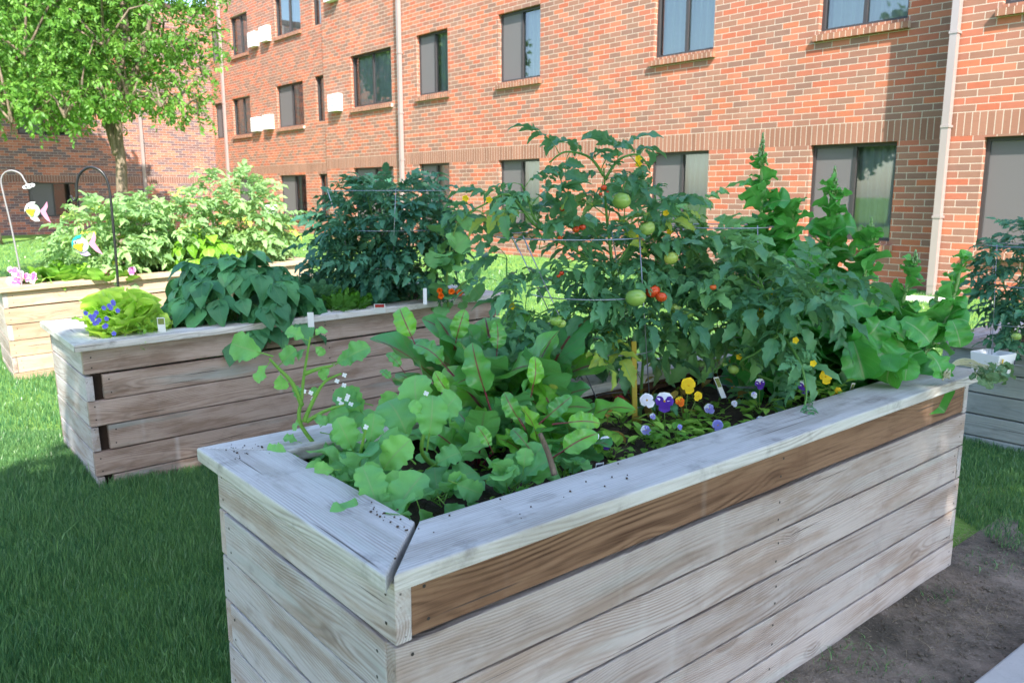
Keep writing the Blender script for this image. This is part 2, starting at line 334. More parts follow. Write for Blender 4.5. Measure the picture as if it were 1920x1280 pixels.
# ---------------------------------------------------------------- leaf templates
def blade(wf,nv=8,nu=2,bend=.6,b0=.0,fold=.25,wave=.0,wn=3,tooth=0.,tn=6,twist=0.,seed=0,pet=0.,pr_=.012,cup=0.):
    """unit-length leaf along +y, z up. pet = petiole length (in leaf lengths)"""
    rs=random.Random(seed); V=[];U=[];Fc=[]
    ph=rs.random()*6.28; ph2=rs.random()*6.28; y=z=0.; cols=2*nu+1
    for i in range(nv+1):
        v=i/nv; a=b0-bend*v
        if i: y+=math.cos(a)/nv; z+=math.sin(a)/nv
        wd=wf(v); tw=twist*v
        for j in range(-nu,nu+1):
            u=j/nu; tt=1+ (tooth*math.sin(v*tn*6.283+ (0 if u>0 else .6)) if abs(j)==nu else 0)
            x=u*wd*tt; zz=fold*abs(u)*wd*(1-cup*abs(u)) + wave*(abs(u)**1.5)*math.sin(v*wn*6.283+(ph if u>0 else ph2))*(.3+.7*math.sin(min(1,v*1.1)*3.14))
            xx=x*math.cos(tw)-zz*math.sin(tw); z2=x*math.sin(tw)+zz*math.cos(tw)
            V.append((xx,y-math.sin(a)*z2*0-zz*math.sin(a)*.5,z+z2*math.cos(a))); U.append((u,max(.001,v)))
    for i in range(nv):
        for j in range(cols-1):
            q=i*cols+j; Fc.append((q,q+1,q+cols+1,q+cols))
    V=np.array(V);U=np.array(U)
    if pet>0:
        V[:,1]+=pet; mb=MB(); mb.tube([(0,0,0),(0,pet*.5,.01),(0,pet,0),(0,pet+.12,b0*.1)],pr_,pr_*.6,5,cap=False)
        V2=np.concatenate([V,mb.V[0]]); Fc=Fc+[tuple(k+len(V) for k in f) for f in mb.F]; U=np.concatenate([U,mb.U[0]]); V=V2
    return (V,Fc,U,[0]*len(Fc))
def ovate(w,p=.35,tip=1.): # widest at p
    def f(v):
        a=(v/p)**.6 if v<p else max(0,1-((v-p)/(1-p))**(1.3*tip+.4))
        return w*max(.002,math.sin(min(a,1)*1.5708))
    return f
def combine(parts):
    V=[];Fc=[];U=[];n=0
    for (v,f,u,_),M in parts:
        V.append(v@M[:3,:3].T+M[:3,3]); Fc+=[tuple(i+n for i in q) for q in f]; U.append(u); n+=len(v)
    return (np.concatenate(V),Fc,np.concatenate(U),[0]*len(Fc))
def mat(p,d,up=(0,0,1),s=1.,roll=0.):
    d=Vector(d).normalized(); up=Vector(up); x=d.cross(up)
    if x.length<1e-4: x=d.orthogonal()
    x.normalize(); z=x.cross(d)
    if roll:
        c,s_=math.cos(roll),math.sin(roll); x,z=x*c+z*s_, z*c-x*s_
    M=np.eye(4); M[:3,0]=np.array(x)*s; M[:3,1]=np.array(d)*s; M[:3,2]=np.array(z)*s; M[:3,3]=p; return M
def tomato_leaf(seed):
    rs=random.Random(seed); parts=[]; droop=rs.uniform(.7,1.6)
    pts=[];y=z=0
    for i in range(9):
        a=.35-droop*i/8*1.2; pts.append((rs.uniform(-.008,.008),y,z)); y+=math.cos(a)*.11; z+=math.sin(a)*.11
    mb=MB(); mb.tube(pts,.011,.006,4,cap=False); parts.append(((mb.V[0],mb.F,mb.U[0],[0]),np.eye(4)))
    def lf(s): return blade(ovate(.22,.32,.7),12,2,rs.uniform(.4,1.3),.15,rs.uniform(.1,.7),rs.uniform(.02,.08),2,.22,rs.choice([3.5,4.5,5.5]),rs.uniform(-.6,.6),seed=rs.randint(0,999))
    for k,sz in ((3,.36),(5,.45),(7,.40)):
        for sgn in (-1,1):
            p=pts[k]; sz2=sz*rs.uniform(.8,1.15); d=(sgn*1.,rs.uniform(.25,.7),rs.uniform(-.55,.1)); parts.append((lf(0),mat(p,d,(0,0,1),sz2,sgn*rs.uniform(-.3,.4))))
    for k in (4,6):
        sgn=rs.choice((-1,1)); parts.append((blade(ovate(.35),4,1,.4,seed=k),mat(pts[k],(sgn,.3,-.1),(0,0,1),.11)))
    parts.append((lf(0),mat(pts[8],(0,1,-droop*.5),(0,0,1),.56)))
    return combine(parts)
T_TOM=[tomato_leaf(i) for i in range(9)]
def tri_leaf(seed):
    rs=random.Random(seed); parts=[]
    mb=MB(); mb.tube([(0,0,0),(0,.35,.05),(0,.7,.03),(0,1.0,-.05)],.014,.01,4,cap=False); parts.append(((mb.V[0],mb.F,mb.U[0],[0]),np.eye(4)))
    def lf(): return blade(lambda v:.40*(math.sin(min(1,(v/.3))**.7*1.57) if v<.3 else max(.002,(1-((v-.3)/.7)**1.35))),8,2,rs.uniform(.4,.9),.1,rs.uniform(.1,.35),.02,2,0,1,seed=rs.randint(0,99),cup=.2)
    parts.append((lf(),mat((0,1,-.05),(0,.6,-1.),(0,1,.5),.85)))
    for sgn in (-1,1): parts.append((lf(),mat((0,.82,0),(sgn,.15,-.75),(sgn*.3,.3,1),.78)))
    return combine(parts)
T_BEAN=[tri_leaf(i) for i in range(6)]
def rad(v): return .35*(math.sin(min(1,v/.55)**.8*1.57) if v<.55 else math.sqrt(max(.0005,1-((v-.55)/.45)**2.2)))
T_RAD=[blade(lambda v:rad(v)*(.86+.16*v),18,4,random.uniform(.5,1.7),.3,random.uniform(.15,.55),random.uniform(.07,.15),random.choice([1.5,2,2.5,3]),.10,random.choice([4.5,5.5]),random.uniform(-.4,.4),seed=i,pet=.35,pr_=.022) for i in range(10)]
def beetw(v): return (.295-.03*v)*(math.sin(min(1,v/.38)**.75*1.57) if v<.38 else math.sqrt(max(.0005,1-((v-.38)/.62)**2.0)))
T_BEET=[blade(beetw,16,3,random.uniform(.3,1.5),.25,random.uniform(.1,.4),random.uniform(.05,.11),random.choice([2,3,3.5]),.05,4,random.uniform(-.5,.5),seed=i+50,pet=.45,pr_=.022) for i in range(10)]
def letw(v): return .50*(.28+.72*math.sin(min(1,v/.62)*1.57))*(1 if v<.62 else math.sqrt(max(.0005,1-((v-.62)/.38)**2.2)))
T_LET=[blade(letw,14,4,random.uniform(.6,2.4),.7,random.uniform(.1,.6),random.uniform(.08,.16),random.choice([1.5,2,3]),.06,5,random.uniform(-.5,.5),seed=i+90) for i in range(10)]
def frill(v): return .52*(.3+.7*math.sin(min(1,v/.65)*1.57))*(1 if v<.8 else math.sqrt(max(.002,1-((v-.8)/.2)**2)))
T_FRI=[blade(frill,16,4,random.uniform(.3,1.4),.7,random.uniform(.1,.4),random.uniform(.10,.16),random.choice([4,5,6]),.08,7,random.uniform(-.4,.4),seed=i+120) for i in range(8)]
T_SM=[blade(ovate(.26,.5),4,1,random.uniform(.2,.9),.1,.2,0,1,.12,2.5,seed=i,pet=.3,pr_=.02) for i in range(5)]
def cucw(v): return .55*(math.sqrt(min(1,v/.3+.18)) if v<.3 else math.sqrt(max(.001,1-((v-.3)/.7)**2.2)))
T_CUC=[blade(cucw,11,3,random.uniform(.2,.8),.1,random.uniform(.05,.25),.05,2,.10,2.5,seed=i,pet=.5,pr_=.02) for i in range(5)]
def ash_twig(seed,n=9):
    rs=random.Random(seed); parts=[]
    mb=MB(); mb.tube([(0,0,0),(0,.5,.05),(0,1,0)],.012,.004,3,cap=False); parts.append(((mb.V[0],mb.F,mb.U[0],[0]),np.eye(4)))
    for i in range(n):
        y=.15+.85*i/(n-1); a=rs.uniform(0,6.28); parts.append((blade(ovate(.2,.4),3,1,rs.uniform(.2,.9),seed=i),mat((0,y,0),(math.cos(a),rs.uniform(.2,.9),math.sin(a)*.5-.25),(rs.uniform(-.5,.5),rs.uniform(-.5,.5),1),rs.uniform(.24,.4))))
    return combine(parts)
T_ASH=[ash_twig(i) for i in range(8)]
def fern(seed):
    rs=random.Random(seed); parts=[]
    mb=MB(); pts=[(0,0,0),(0,.4,.05),(0,.7,.02),(0,1,-.1)]; mb.tube(pts,.01,.005,3,cap=False); parts.append(((mb.V[0],mb.F,mb.U[0],[0]),np.eye(4)))
    for i in range(12):
        y=.45+.55*(i//2)/5; sg=(-1,1)[i%2]; parts.append((blade(lambda v:.3*math.sin(min(1,v*1.6)*1.57)*(1 if v<.8 else .6),3,1,.5,.1,.2,0,1,.3,2,seed=i),mat((0,y,.02-.1*max(0,y-.7)),(sg,.7,rs.uniform(-.3,.3)),(0,0,1),rs.uniform(.18,.3))))
    return combine(parts)
T_FERN=[fern(i) for i in range(5)]
rnd=random.uniform
def rv(): 
    v=Vector((random.gauss(0,1),random.gauss(0,1),random.gauss(0,1))); return v.normalized()
def catmull(P,n=6):
    P=[Vector(p) for p in P]; o=[]
    for i in range(len(P)-1):
        p0=P[max(i-1,0)];p1=P[i];p2=P[i+1];p3=P[min(i+2,len(P)-1)]
        for k in range(n):
            t=k/n; o.append(.5*((2*p1)+(p2-p0)*t+(2*p0-5*p1+4*p2-p3)*t*t+(3*p1-p0-3*p2+p3)*t**3))
    o.append(P[-1]); return o
# ---------------------------------------------------------------- planters
def chamfer_box(dx,dy,dz,bv=.004,jit=.0):
    bm=bmesh.new(); bmesh.ops.create_cube(bm,size=1)
    for v in bm.verts: v.co=Vector(((v.co.x+.5)*dx,(v.co.y+.5)*dy,(v.co.z+.5)*dz))+Vector((0,rnd(-jit,jit),rnd(-jit,jit)))
    bmesh.ops.bevel(bm,geom=bm.edges[:],offset=bv,segments=2,profile=.6,affect='EDGES'); return bm
def bm_obj(name,bm,mats,parent,loc=(0,0,0),rot=(0,0,0)):
    me=bpy.data.meshes.new(name); bm.to_mesh(me); bm.free()
    for m in (mats if isinstance(mats,list) else [mats]): me.materials.append(m)
    return link(name,me,parent,loc,rot)
M_screw=simple('screw_head',(.05,.045,.04),.5,.4,.5)
def plank(parent,L,loc,rotz,m,h=.137,t=.038,screws=True):
    bm=chamfer_box(L,t,h,.0035,.0012)
    if screws:
        for x in (.035,L-.035)+((L*.5,) if L>2 else ()):
            for z in (h*.25,h*.75):
                r=bmesh.ops.create_circle(bm,cap_ends=True,radius=.0042,segments=8); z2=z+rnd(-.008,.008); x2=x+rnd(-.006,.006)
                for v in r['verts']: v.co=Vector((x2+v.co.x,-.0012,z2+v.co.y))
                for f in set(sum([list(v.link_faces) for v in r['verts']],[])): f.material_index=1
    return bm_obj('plank',bm,[m,M_screw],parent,loc,(0,0,rotz))
def capboard(parent,pts,z,t,m,loc_along):
    """pts: quad outline in planter coords, origin at pts[0]; object's x axis along loc_along"""
    a=math.atan2(loc_along[1],loc_along[0]); o=Vector((pts[0][0],pts[0][1],z)); bm=bmesh.new()
    c,s=math.cos(-a),math.sin(-a); vs=[]
    for zz in (0,t):
        for p in pts:
            x,y=p[0]-o.x,p[1]-o.y; vs.append(bm.verts.new((x*c-y*s,x*s+y*c,zz)))
    n=len(pts); bm.faces.new(vs[:n][::-1]); bm.faces.new(vs[n:])
    for i in range(n): bm.faces.new((vs[i],vs[(i+1)%n],vs[n+(i+1)%n],vs[n+i]))
    bmesh.ops.recalc_face_normals(bm,faces=bm.faces); bmesh.ops.bevel(bm,geom=bm.edges[:],offset=.005,segments=2,profile=.6,affect='EDGES')
    return bm_obj('cap_board',bm,m,parent,o,(0,0,a))
def planter(label,org,yaw,tilt,ztop,mats,L=2.84,W=1.04,cw=.19,ov=.04,rows=6,first='side',gap=.0,soil_z=None,notch=0.0,group='raised wooden planters on the lawn'):
    mf,ms,mc,mt=mats
    r=empty('raised_planter',(org[0],org[1],0),label,'planter',group,(0,-tilt,yaw))
    t=.038; zc=ztop-t; h=.14
    for i in range(rows):
        z=zc-h*(i+1); sf=(i%2==0) if first=='side' else (i%2==1)   # side boards full length on this row
        m1=mt if i==0 else mf
        fx0,fx1=(ov,L-ov) ; 
        e=t+.001+ (notch if sf else 0)
        a0=fx0+(e if sf else 0); a1=fx1-(t+.001 if sf else 0); dy=rnd(-.0015,.0015)
        plank(r,a1-a0,(a0,ov+dy,z+(.009 if i==0 else .003)),0,m1,h-(.011 if i==0 else .006)+rnd(-.001,.0005))
        plank(r,a1-a0,(a1,W-ov+dy,z+.002),math.pi,m1,h-.004)
        b0=ov+(0 if sf else t+.001); b1=W-ov-(0 if sf else t+.001); dx=rnd(-.0015,.0015)
        plank(r,b1-b0,(ov+dx,b1,z+rnd(.002,.005)),-math.pi/2,ms,h-.008)
        plank(r,b1-b0,(L-ov+dx,b0,z+.002),math.pi/2,ms,h-.004)
    for (x,y) in ((ov+t,ov+t),(L-ov-t-.09,ov+t),(ov+t,W-ov-t-.09),(L-ov-t-.09,W-ov-t-.09),(L/2-.045,ov+t),(L/2-.045,W-ov-t-.09)):
        bm=chamfer_box(.088,.088,zc+.25,.003); bm_obj('corner_post',bm,M_post,r,(x+.001,y+.001,-.255))
    g=.0015; G2=gap
    def q(a,b,c,d,al): capboard(r,[a,b,c,d],zc,t,mc,al)
    # front, right, back, left : outer edge then inner edge
    q((G2+g,0),(L-g,0),(L-cw-g,cw),(cw+G2*.5+g,cw),(1,0))
    q((L,g),(L,W-g),(L-cw,W-cw-g),(L-cw,cw+g),(0,1))
    q((L-g,W),(g,W),(cw+g,W-cw),(L-cw-g,W-cw),(-1,0))
    q((0,W-g),(0,g+G2*.3),(cw,cw+g+G2*.2),(cw,W-cw-g),(0,-1))
    sz=soil_z or ztop-.11; n=60; mm=28; mb=MB(); V=[];Fc=[]
    for j in range(mm+1):
        for i in range(n+1):
            x=ov+t+(L-2*ov-2*t)*i/n; y=ov+t+(W-2*ov-2*t)*j/mm
            V.append((x,y,sz+.018*math.sin(x*7+y*3)*math.cos(y*9-x*2)+R.uniform(-.006,.006)))
    for j in range(mm):
        for i in range(n): k=j*(n+1)+i; Fc.append((k,k+1,k+n+2,k+n+1))
    mb.add(V,Fc); mb.build('soil',M_soil,r); return r
P1o,P1y=(-.237,1.427),.6963; P2o,P2y=(-2.25,4.12),.669; P3o,P3y=(-4.26,6.70),.645
planter('large weathered foreground planter with a brown top board and an open mitred corner',P1o,P1y,0,.855,(W_gray,W_side,W_cap,W_brown),gap=.014)
planter('grey stained raised planter on the left holding the bean plant and chartreuse lettuce',P2o,P2y,.022,.797,(W_p2,W_side,W_cap,W_p2),first='front',notch=.045)
planter('sunlit pale raised planter at the far left edge, full of tomato bushes',P3o,P3y,.037,.793,(W_tan,W_gray,W_tan,W_tan),first='side')
planter('low bluish grey raised planter at the right edge behind the foreground planter',(3.42,4.39),P1y,0,.645,(W_teal,W_teal,W_side,W_teal),rows=5,first='front')
def pl(o,yw,a,b,z): return Vector((o[0]+a*math.cos(yw)-b*math.sin(yw),o[1]+a*math.sin(yw)+b*math.cos(yw),z))
def p1(a,b,z=.745): return pl(P1o,P1y,a,b,z)
# ---------------------------------------------------------------- ground
def gz(x,y):
    t=np.clip((-np.asarray(x)-7)/9,0,1); t2=np.clip((np.asarray(y)-8)/6,0,1)
    return -.14*t*t*(3-2*t)*t2
def grid(xs,ys,zf):
    X,Y=np.meshgrid(xs,ys); Z=zf(X,Y); V=np.stack([X,Y,Z],-1).reshape(-1,3); n=len(xs)
    Fc=[(j*n+i,j*n+i+1,(j+1)*n+i+1,(j+1)*n+i) for j in range(len(ys)-1) for i in range(n-1)]; return V,Fc
mb=MB(); xs=np.concatenate([[-300,-100],np.linspace(-45,45,91),[100,300]]); ys=np.concatenate([[-300,-100,-50],np.linspace(-30,60,91),[120,300]])
mb.add(*grid(xs,ys,gz)); tag(mb.build('lawn_ground',M_ground),kind='structure')
# bare dirt strip in front of planter one (irregular sheet)
mb=MB(); V=[];n=60
for i in range(n+1):
    a=-1.6+6.2*i/n; wv=.16*math.sin(a*2.1)+.08*math.sin(a*5.3+1)
    near=-2.4; far=.12
    for b in (far,near):
        p=pl(P1o,P1y,a if b==far else a, b,.004)
        V.append((p.x,p.y,.004))
end=[]
Fc=[(2*i,2*i+1,2*i+3,2*i+2) for i in range(n)]
V=[];Fc=[];nb=70
def dirt_right(b): return 2.84+.62+.10*math.sin(b*5.1)+.06*math.sin(b*13)+.03*math.sin(b*37)+.02*math.sin(b*71)
for i in range(n+1):
    for j in range(nb+1):
        b=.1-2.6*j/nb; a=-1.6+(dirt_right(b)+1.6)*i/n; p=pl(P1o,P1y,a,b,0); V.append((p.x,p.y,.006+.004*math.sin(a*13)*math.cos(b*17)))
for i in range(n):
    for j in range(nb): k=i*(nb+1)+j; Fc.append((k,k+1,k+nb+2,k+nb+1))
mb.add(V,Fc); tag(mb.build('bare_dirt',M_dirt),kind='structure')
# concrete path, bottom right corner
A=atz(1818,1280,.03); B=atz(1920,1199,.03); d=Vector((B-A)[:2]).normalized(); nrm=Vector((d.y,-d.x))
bm=bmesh.new(); vs=[]
for z in (-.1,.03):
    for s_,w_ in ((-2.5,0),(4.5,0),(4.5,1.3),(-2.5,1.3)):
        p=Vector(A[:2])+d*s_+nrm*w_; vs.append(bm.verts.new((p.x,p.y,z)))
bm.faces.new(vs[:4][::-1]);bm.faces.new(vs[4:])
for i in range(4): bm.faces.new((vs[i],vs[(i+1)%4],vs[4+(i+1)%4],vs[4+i]))
bmesh.ops.recalc_face_normals(bm,faces=bm.faces); bmesh.ops.bevel(bm,geom=bm.edges[:],offset=.012,segments=2,affect='EDGES')
tag(bm_obj('concrete_path',bm,M_conc,None),kind='structure')
# ---------------------------------------------------------------- grass
def inpl(o,yw,L,W,x,y,m=0.0):
    dx=x-o[0];dy=y-o[1];a=dx*math.cos(yw)+dy*math.sin(yw);b=-dx*math.sin(yw)+dy*math.cos(yw)
    return (a>.04-m)&(a<L-.04+m)&(b>.04-m)&(b<W-.04+m)
def blades(n,xr,yr,h,wd,keep,seg=2,dens=None,lean=.5):
    x=R.uniform(*xr,n);y=R.uniform(*yr,n)
    k=(np.abs(x)<.70*y+.5)
    for o,yw in ((P1o,P1y),(P2o,P2y),(P3o,P3y),((3.42,4.39),P1y)): k&=~inpl(o,yw,2.84,1.04,x,y)
    dx=x-P1o[0];dy=y-P1o[1];a=dx*math.cos(P1y)+dy*math.sin(P1y);b=-dx*math.sin(P1y)+dy*math.cos(P1y)
    k&=keep(x,y,a,b); x=x[k];y=y[k];n=len(x)
    z=gz(x,y); az=R.uniform(0,6.283,n); hh=h*R.uniform(.35,1.35,n)*(1+.35*np.sin(x*5.3+2*np.sin(y*3.1))*np.cos(y*4.7+x)); ww=wd*R.uniform(.6,1.3,n); ln=R.uniform(.05,lean,n)*hh; la=R.uniform(0,6.283,n)
    cs,sn=np.cos(az),np.sin(az); V=[]
    for t,wf in ((0,1.),(.5,.8),(1.,.0)) if seg==2 else ((0,1.),(1,0)):
        cx=x+np.cos(la)*ln*t*t;cy=y+np.sin(la)*ln*t*t;cz=z+hh*t*(1-.25*t*lean)
        if wf>0: V+= [np.stack([cx-cs*ww*wf,cy-sn*ww*wf,cz],1),np.stack([cx+cs*ww*wf,cy+sn*ww*wf,cz],1)]
        else: V+=[np.stack([cx,cy,cz],1)]
    m=len(V); V=np.stack(V,1).reshape(-1,3); base=np.arange(n)*m
    return V,base,m,R.uniform(0,1,n)
def grass_obj(name,sets,m):
    Vs=[];Ft=[];T=[];off=0; me=bpy.data.meshes.new(name); tris=[]
    for V,base,mm,t in sets:
        b=base+off
        if mm==5: tris+=[np.stack([b,b+1,b+3],1),np.stack([b,b+3,b+2],1),np.stack([b+2,b+3,b+4],1)]
        else: tris+=[np.stack([b,b+1,b+2],1)]
        Vs.append(V);T.append(np.repeat(t,mm)); off+=len(V)
    V=np.concatenate(Vs);Tr=np.concatenate(tris).astype(np.int32)
    me.vertices.add(len(V)); me.vertices.foreach_set('co',V.ravel()); me.loops.add(Tr.size); me.loops.foreach_set('vertex_index',Tr.ravel())
    me.polygons.add(len(Tr)); me.polygons.foreach_set('loop_start',np.arange(len(Tr))*3); me.update(calc_edges=True)
    at_=me.attributes.new('tint','FLOAT','POINT'); at_.data.foreach_set('value',np.concatenate(T)); me.materials.append(m)
    return link(name,me)
def soilzone(a,b): # True where bare
    return (b<.05)&(b>-2.3)&(a+R.normal(0,.10,len(a))<2.84+.40+.10*np.sin(b*5.1)+.06*np.sin(b*13))
full=lambda x,y,a,b: ~soilzone(a,b)
s0=blades(9000,(-4.4,0.5),(1.0,6.2),.12,.0022,lambda x,y,a,b:(inpl(P2o,P2y,2.84,1.04,x,y,.06)|inpl(P1o,P1y,2.84,1.04,x,y,.05)|(R.uniform(0,1,len(x))<.10))&(b>.0),2,lean=.8)
s1=blades(420000,(-3.6,0.3),(1.0,5.2),.052,.0017,lambda x,y,a,b: (~soilzone(a,b))&(a<2.9))
s2=blades(220000,(-6.5,6.),(4.2,9.),.055,.0028,full)
s3=blades(120000,(-12,11),(8.5,17),.05,.006,full,1)
s3b=blades(60000,(-20,8),(14,30),.06,.011,full,1)
s4=blades(110000,(2.2,5.2),(2.6,5.4),.045,.0018,lambda x,y,a,b:(a>2.84)&((b>.02)|(R.uniform(0,1,len(a))<np.clip((a-2.95)*1.1+.15+.4*np.sin(a*9+b*5)*np.sin(b*11)+.25*b,0,1))))
s5=blades(20000,(0,4.5),(1.5,4.5),.04,.0016,lambda x,y,a,b:soilzone(a,b)&(b>-.5)&(np.sin(a*5.+b*3)+np.sin(a*11)+.8*np.sin(b*14+a)>1.0),2,lean=1.2)
s7=blades(160,(.2,.8),(1.8,2.4),.09,.002,lambda x,y,a,b:soilzone(a,b)&(b>-.1))
tag(grass_obj('grass',[s0,s1,s2,s3,s3b,s4,s5,s7],M_grass),'short green lawn grass around the planters and up to the building','grass',kind='stuff')
s6=blades(60000,(-.5,5.),(1.2,5.2),.03,.0014,lambda x,y,a,b:((soilzone(a,b)&(b>-.30)&(R.uniform(0,1,len(a))<.5+.5*np.sin(a*6)))|((a>2.84)&(a<4.0)&(b<.6)&(R.uniform(0,1,len(a))<.5))),2,lean=3.)
tag(grass_obj('dry_grass',[s6],M_dryg),'dry straw coloured grass bits along the foot of the foreground planter','dry grass',kind='stuff')
# pebbles and clods on the dirt
ico=bmesh.new(); bmesh.ops.create_icosphere(ico,subdivisions=1,radius=1); IV=np.array([v.co[:] for v in ico.verts]); IF=[tuple(v.index for v in f.verts) for f in ico.faces]; ico.free()
mb=MB()
for k in range(2600):
    a=random.uniform(-.2,3.2); b=-abs(random.gauss(0,.45))+.03; p=pl(P1o,P1y,a,b,.01)
    if a>2.84+.35 or b<-1.4: continue
    s_=random.uniform(.0015,.006)*(1.8 if random.random()<.06 else 1); mb.add(IV*np.array([s_*random.uniform(.7,1.5),s_*random.uniform(.7,1.4),s_*.7])+np.array([p.x,p.y,p.z]),IF,None,random.random())
tag(mb.build('dirt_clods',M_dirt,None,False),'small pebbles and clods scattered on the bare dirt beside the foreground planter','dirt clods',kind='stuff')
BYAW=math.radians(49.33); Bn=Vector((math.sin(BYAW),math.cos(BYAW),0)); Be=Vector((-math.cos(BYAW),math.sin(BYAW),0))
bld=empty('brick_building',tuple(Bn*13.77),'three storey red and brown brick apartment building with an angled wing behind the garden','building',None,(0,0,-BYAW))
def wall_section(name,x0,x1,z0,z1,ops,m,depth=.13,thick=1.2,loc=(0,0,0),rotz=0,cop=True):
    """front sheet at y=0 facing -y with openings (xa,xb,za,zb), reveals, ends, top"""
    xs=sorted(set([x0,x1]+[o[0] for o in ops]+[o[1] for o in ops])); zs=sorted(set([z0,z1]+[o[2] for o in ops]+[o[3] for o in ops]))
    mb=MB()
    for i in range(len(xs)-1):
        for j in range(len(zs)-1):
            xm=(xs[i]+xs[i+1])/2; zm=(zs[j]+zs[j+1])/2
            if any(o[0]<xm<o[1] and o[2]<zm<o[3] for o in ops): continue
            mb.add([(xs[i],0,zs[j]),(xs[i+1],0,zs[j]),(xs[i+1],0,zs[j+1]),(xs[i],0,zs[j+1])],[(0,1,2,3)])
    for a,b,c,d in ops:
        D=depth+.1
        mb.add([(a,0,c),(a,0,d),(a,D,d),(a,D,c)],[(0,1,2,3)]); mb.add([(b,0,c),(b,D,c),(b,D,d),(b,0,d)],[(0,1,2,3)])
        mb.add([(a,0,d),(b,0,d),(b,D,d),(a,D,d)],[(0,1,2,3)]); mb.add([(a,0,c),(a,D,c),(b,D,c),(b,0,c)],[(0,1,2,3)])
    T=thick
    mb.add([(x0,0,z0),(x0,0,z1),(x0,T,z1),(x0,T,z0)],[(0,1,2,3)]); mb.add([(x1,0,z0),(x1,T,z0),(x1,T,z1),(x1,0,z1)],[(0,1,2,3)])
    mb.add([(x0,0,z1),(x1,0,z1),(x1,T,z1),(x0,T,z1)],[(0,1,2,3)])
    mb.add([(x0,T,z0),(x0,T,z1),(x1,T,z1),(x1,T,z0)],[(0,1,2,3)],mi=1)
    o=mb.build('brick_wall',[m,M_room],bld,False,loc,(0,0,rotz))
    if cop:
        mb=MB(); mb.box((x0-.04,-.06,z1+.003),(x1+.04,T+.04,z1+.22)); mb.build('coping',M_coping,bld,False,loc,(0,0,rotz))
    return o
def window(a,b,c,d,loc=(0,0,0),rotz=0,kind=0,depth=.13,sill=True):
    """sliding window: frame (thing part) with screen, pane, curtain children"""
    mb=MB(); f=.055; y0,y1=depth-.03,depth+.05; a+=.003;b-=.003;c+=.003;d-=.003
    mb.box((a,y0,d-f),(b,y1,d)); mb.box((a,y0,c),(b,y1,c+f)); mb.box((a,y0,c+f),(a+f,y1,d-f)); mb.box((b-f,y0,c+f),(b,y1,d-f))
    mid=(a+b)/2
    if b-a>.7: mb.box((mid-.03,y0+.01,c+f),(mid+.03,y1-.005,d-f))
    fr=mb.build('window',M_frame,bld,False,loc,(0,0,rotz))
    mb=MB(); mb.add([(a+f,depth+.03,c+f),(b-f,depth+.03,c+f),(b-f,depth+.03,d-f),(a+f,depth+.03,d-f)],[(0,1,2,3)]); mb.build('pane',M_glass,fr,False)
    if b-a>.7 and kind!=3:
        xa,xb=(a+f,mid-.03)
        mb=MB(); mb.box((xa+.002,depth-.006,c+f+.002),(xb-.002,depth-.003,d-f-.002)); mb.build('insect_screen',M_screen,fr,False)
    if kind==4: return fr
    # curtain, corrugated
    mb=MB(); n=60; V=[]; w0,w1={0:(a,b),1:(a,b),2:(a,a+(b-a)*.6),3:(a,b)}[kind]
    for i in range(n+1):
        x=w0+(w1-w0)*i/n; y=depth+.17+.04*math.sin(i*.9+.6*math.sin(i*.31))+.012*math.sin(i*2.3)
        V+=[(x,y,c),(x,y,d)]
    mb.add(V,[(2*i,2*i+2,2*i+3,2*i+1) for i in range(n)]); mb.build('curtain',M_curt2 if kind==2 else M_curt,fr)
    if sill:
        mb=MB(); sa,sb=a-.06,b+.06
        V=[(sa,-.085,c-.16),(sb,-.085,c-.16),(sb,-.002,c-.16),(sa,-.002,c-.16),(sa,-.085,c-.06),(sb,-.085,c-.06),(sb,-.002,c-.045),(sa,-.002,c-.045)]
        mb.add(V,[(0,3,2,1),(4,5,6,7),(0,1,5,4),(1,2,6,5),(2,3,7,6),(3,0,4,7)]); 
        mb.box((a+.002,-.002,c-.04),(b-.002,depth-.035,c+.001))
        mb.build('window_sill',M_sill,fr,False)
    return fr
def downspout(x,z1,y=0,loc=(0,0,0),rotz=0,z0=0.,w=.105):
    mb=MB(); mb.box((x-w/2,y-.14,z0+.15),(x+w/2,y-.03,z1)); 
    mb.box((x-w/2+.004,y-.136,z0-.2),(x+w/2-.004,y-.034,z0+.149))
    z=1.2
    while z<z1: mb.box((x-w/2-.012,y-.15,z),(x+w/2+.012,y-.001,z+.035)); z+=1.35 if z<3 else 1.7
    mb.build('downspout',M_spout,bld,False,loc,(0,0,rotz))
def aircon(x,z,w,h,loc=(0,0,0),rotz=0):
    mb=MB(); dp=.2; mb.box((x,-dp,z),(x+w,0,z+h))
    for k in range(4): mb.box((x+.04,-dp-.008,z+.06+k*(h-.1)/4),(x+w-.04,-dp-.001,z+.085+k*(h-.1)/4),mi=1)
    mb.build('air_conditioner',[M_ac,M_acg],bld,False,loc,(0,0,rotz))
S1,S0=.77,2.42
# main wall section
mw=[(-20.23,-18.72),(-16.56,-14.99),(-11.50,-10.0),(-7.81,-6.27)]
ops=[]
for a,b in mw: ops+=[(a,b,.77,2.42),(a,b,4.34,6.0),(a,b,7.9,9.5)]
wall_section('m',-21.1,-5.6,-1,10.6,ops,M_brick)
for i,(a,b) in enumerate(mw):
    window(a,b,.77,2.42,kind=0 if i!=1 else 0); window(a,b,4.34,6.0,kind=(0,0,3,3)[i]); window(a,b,7.9,9.5,kind=3)
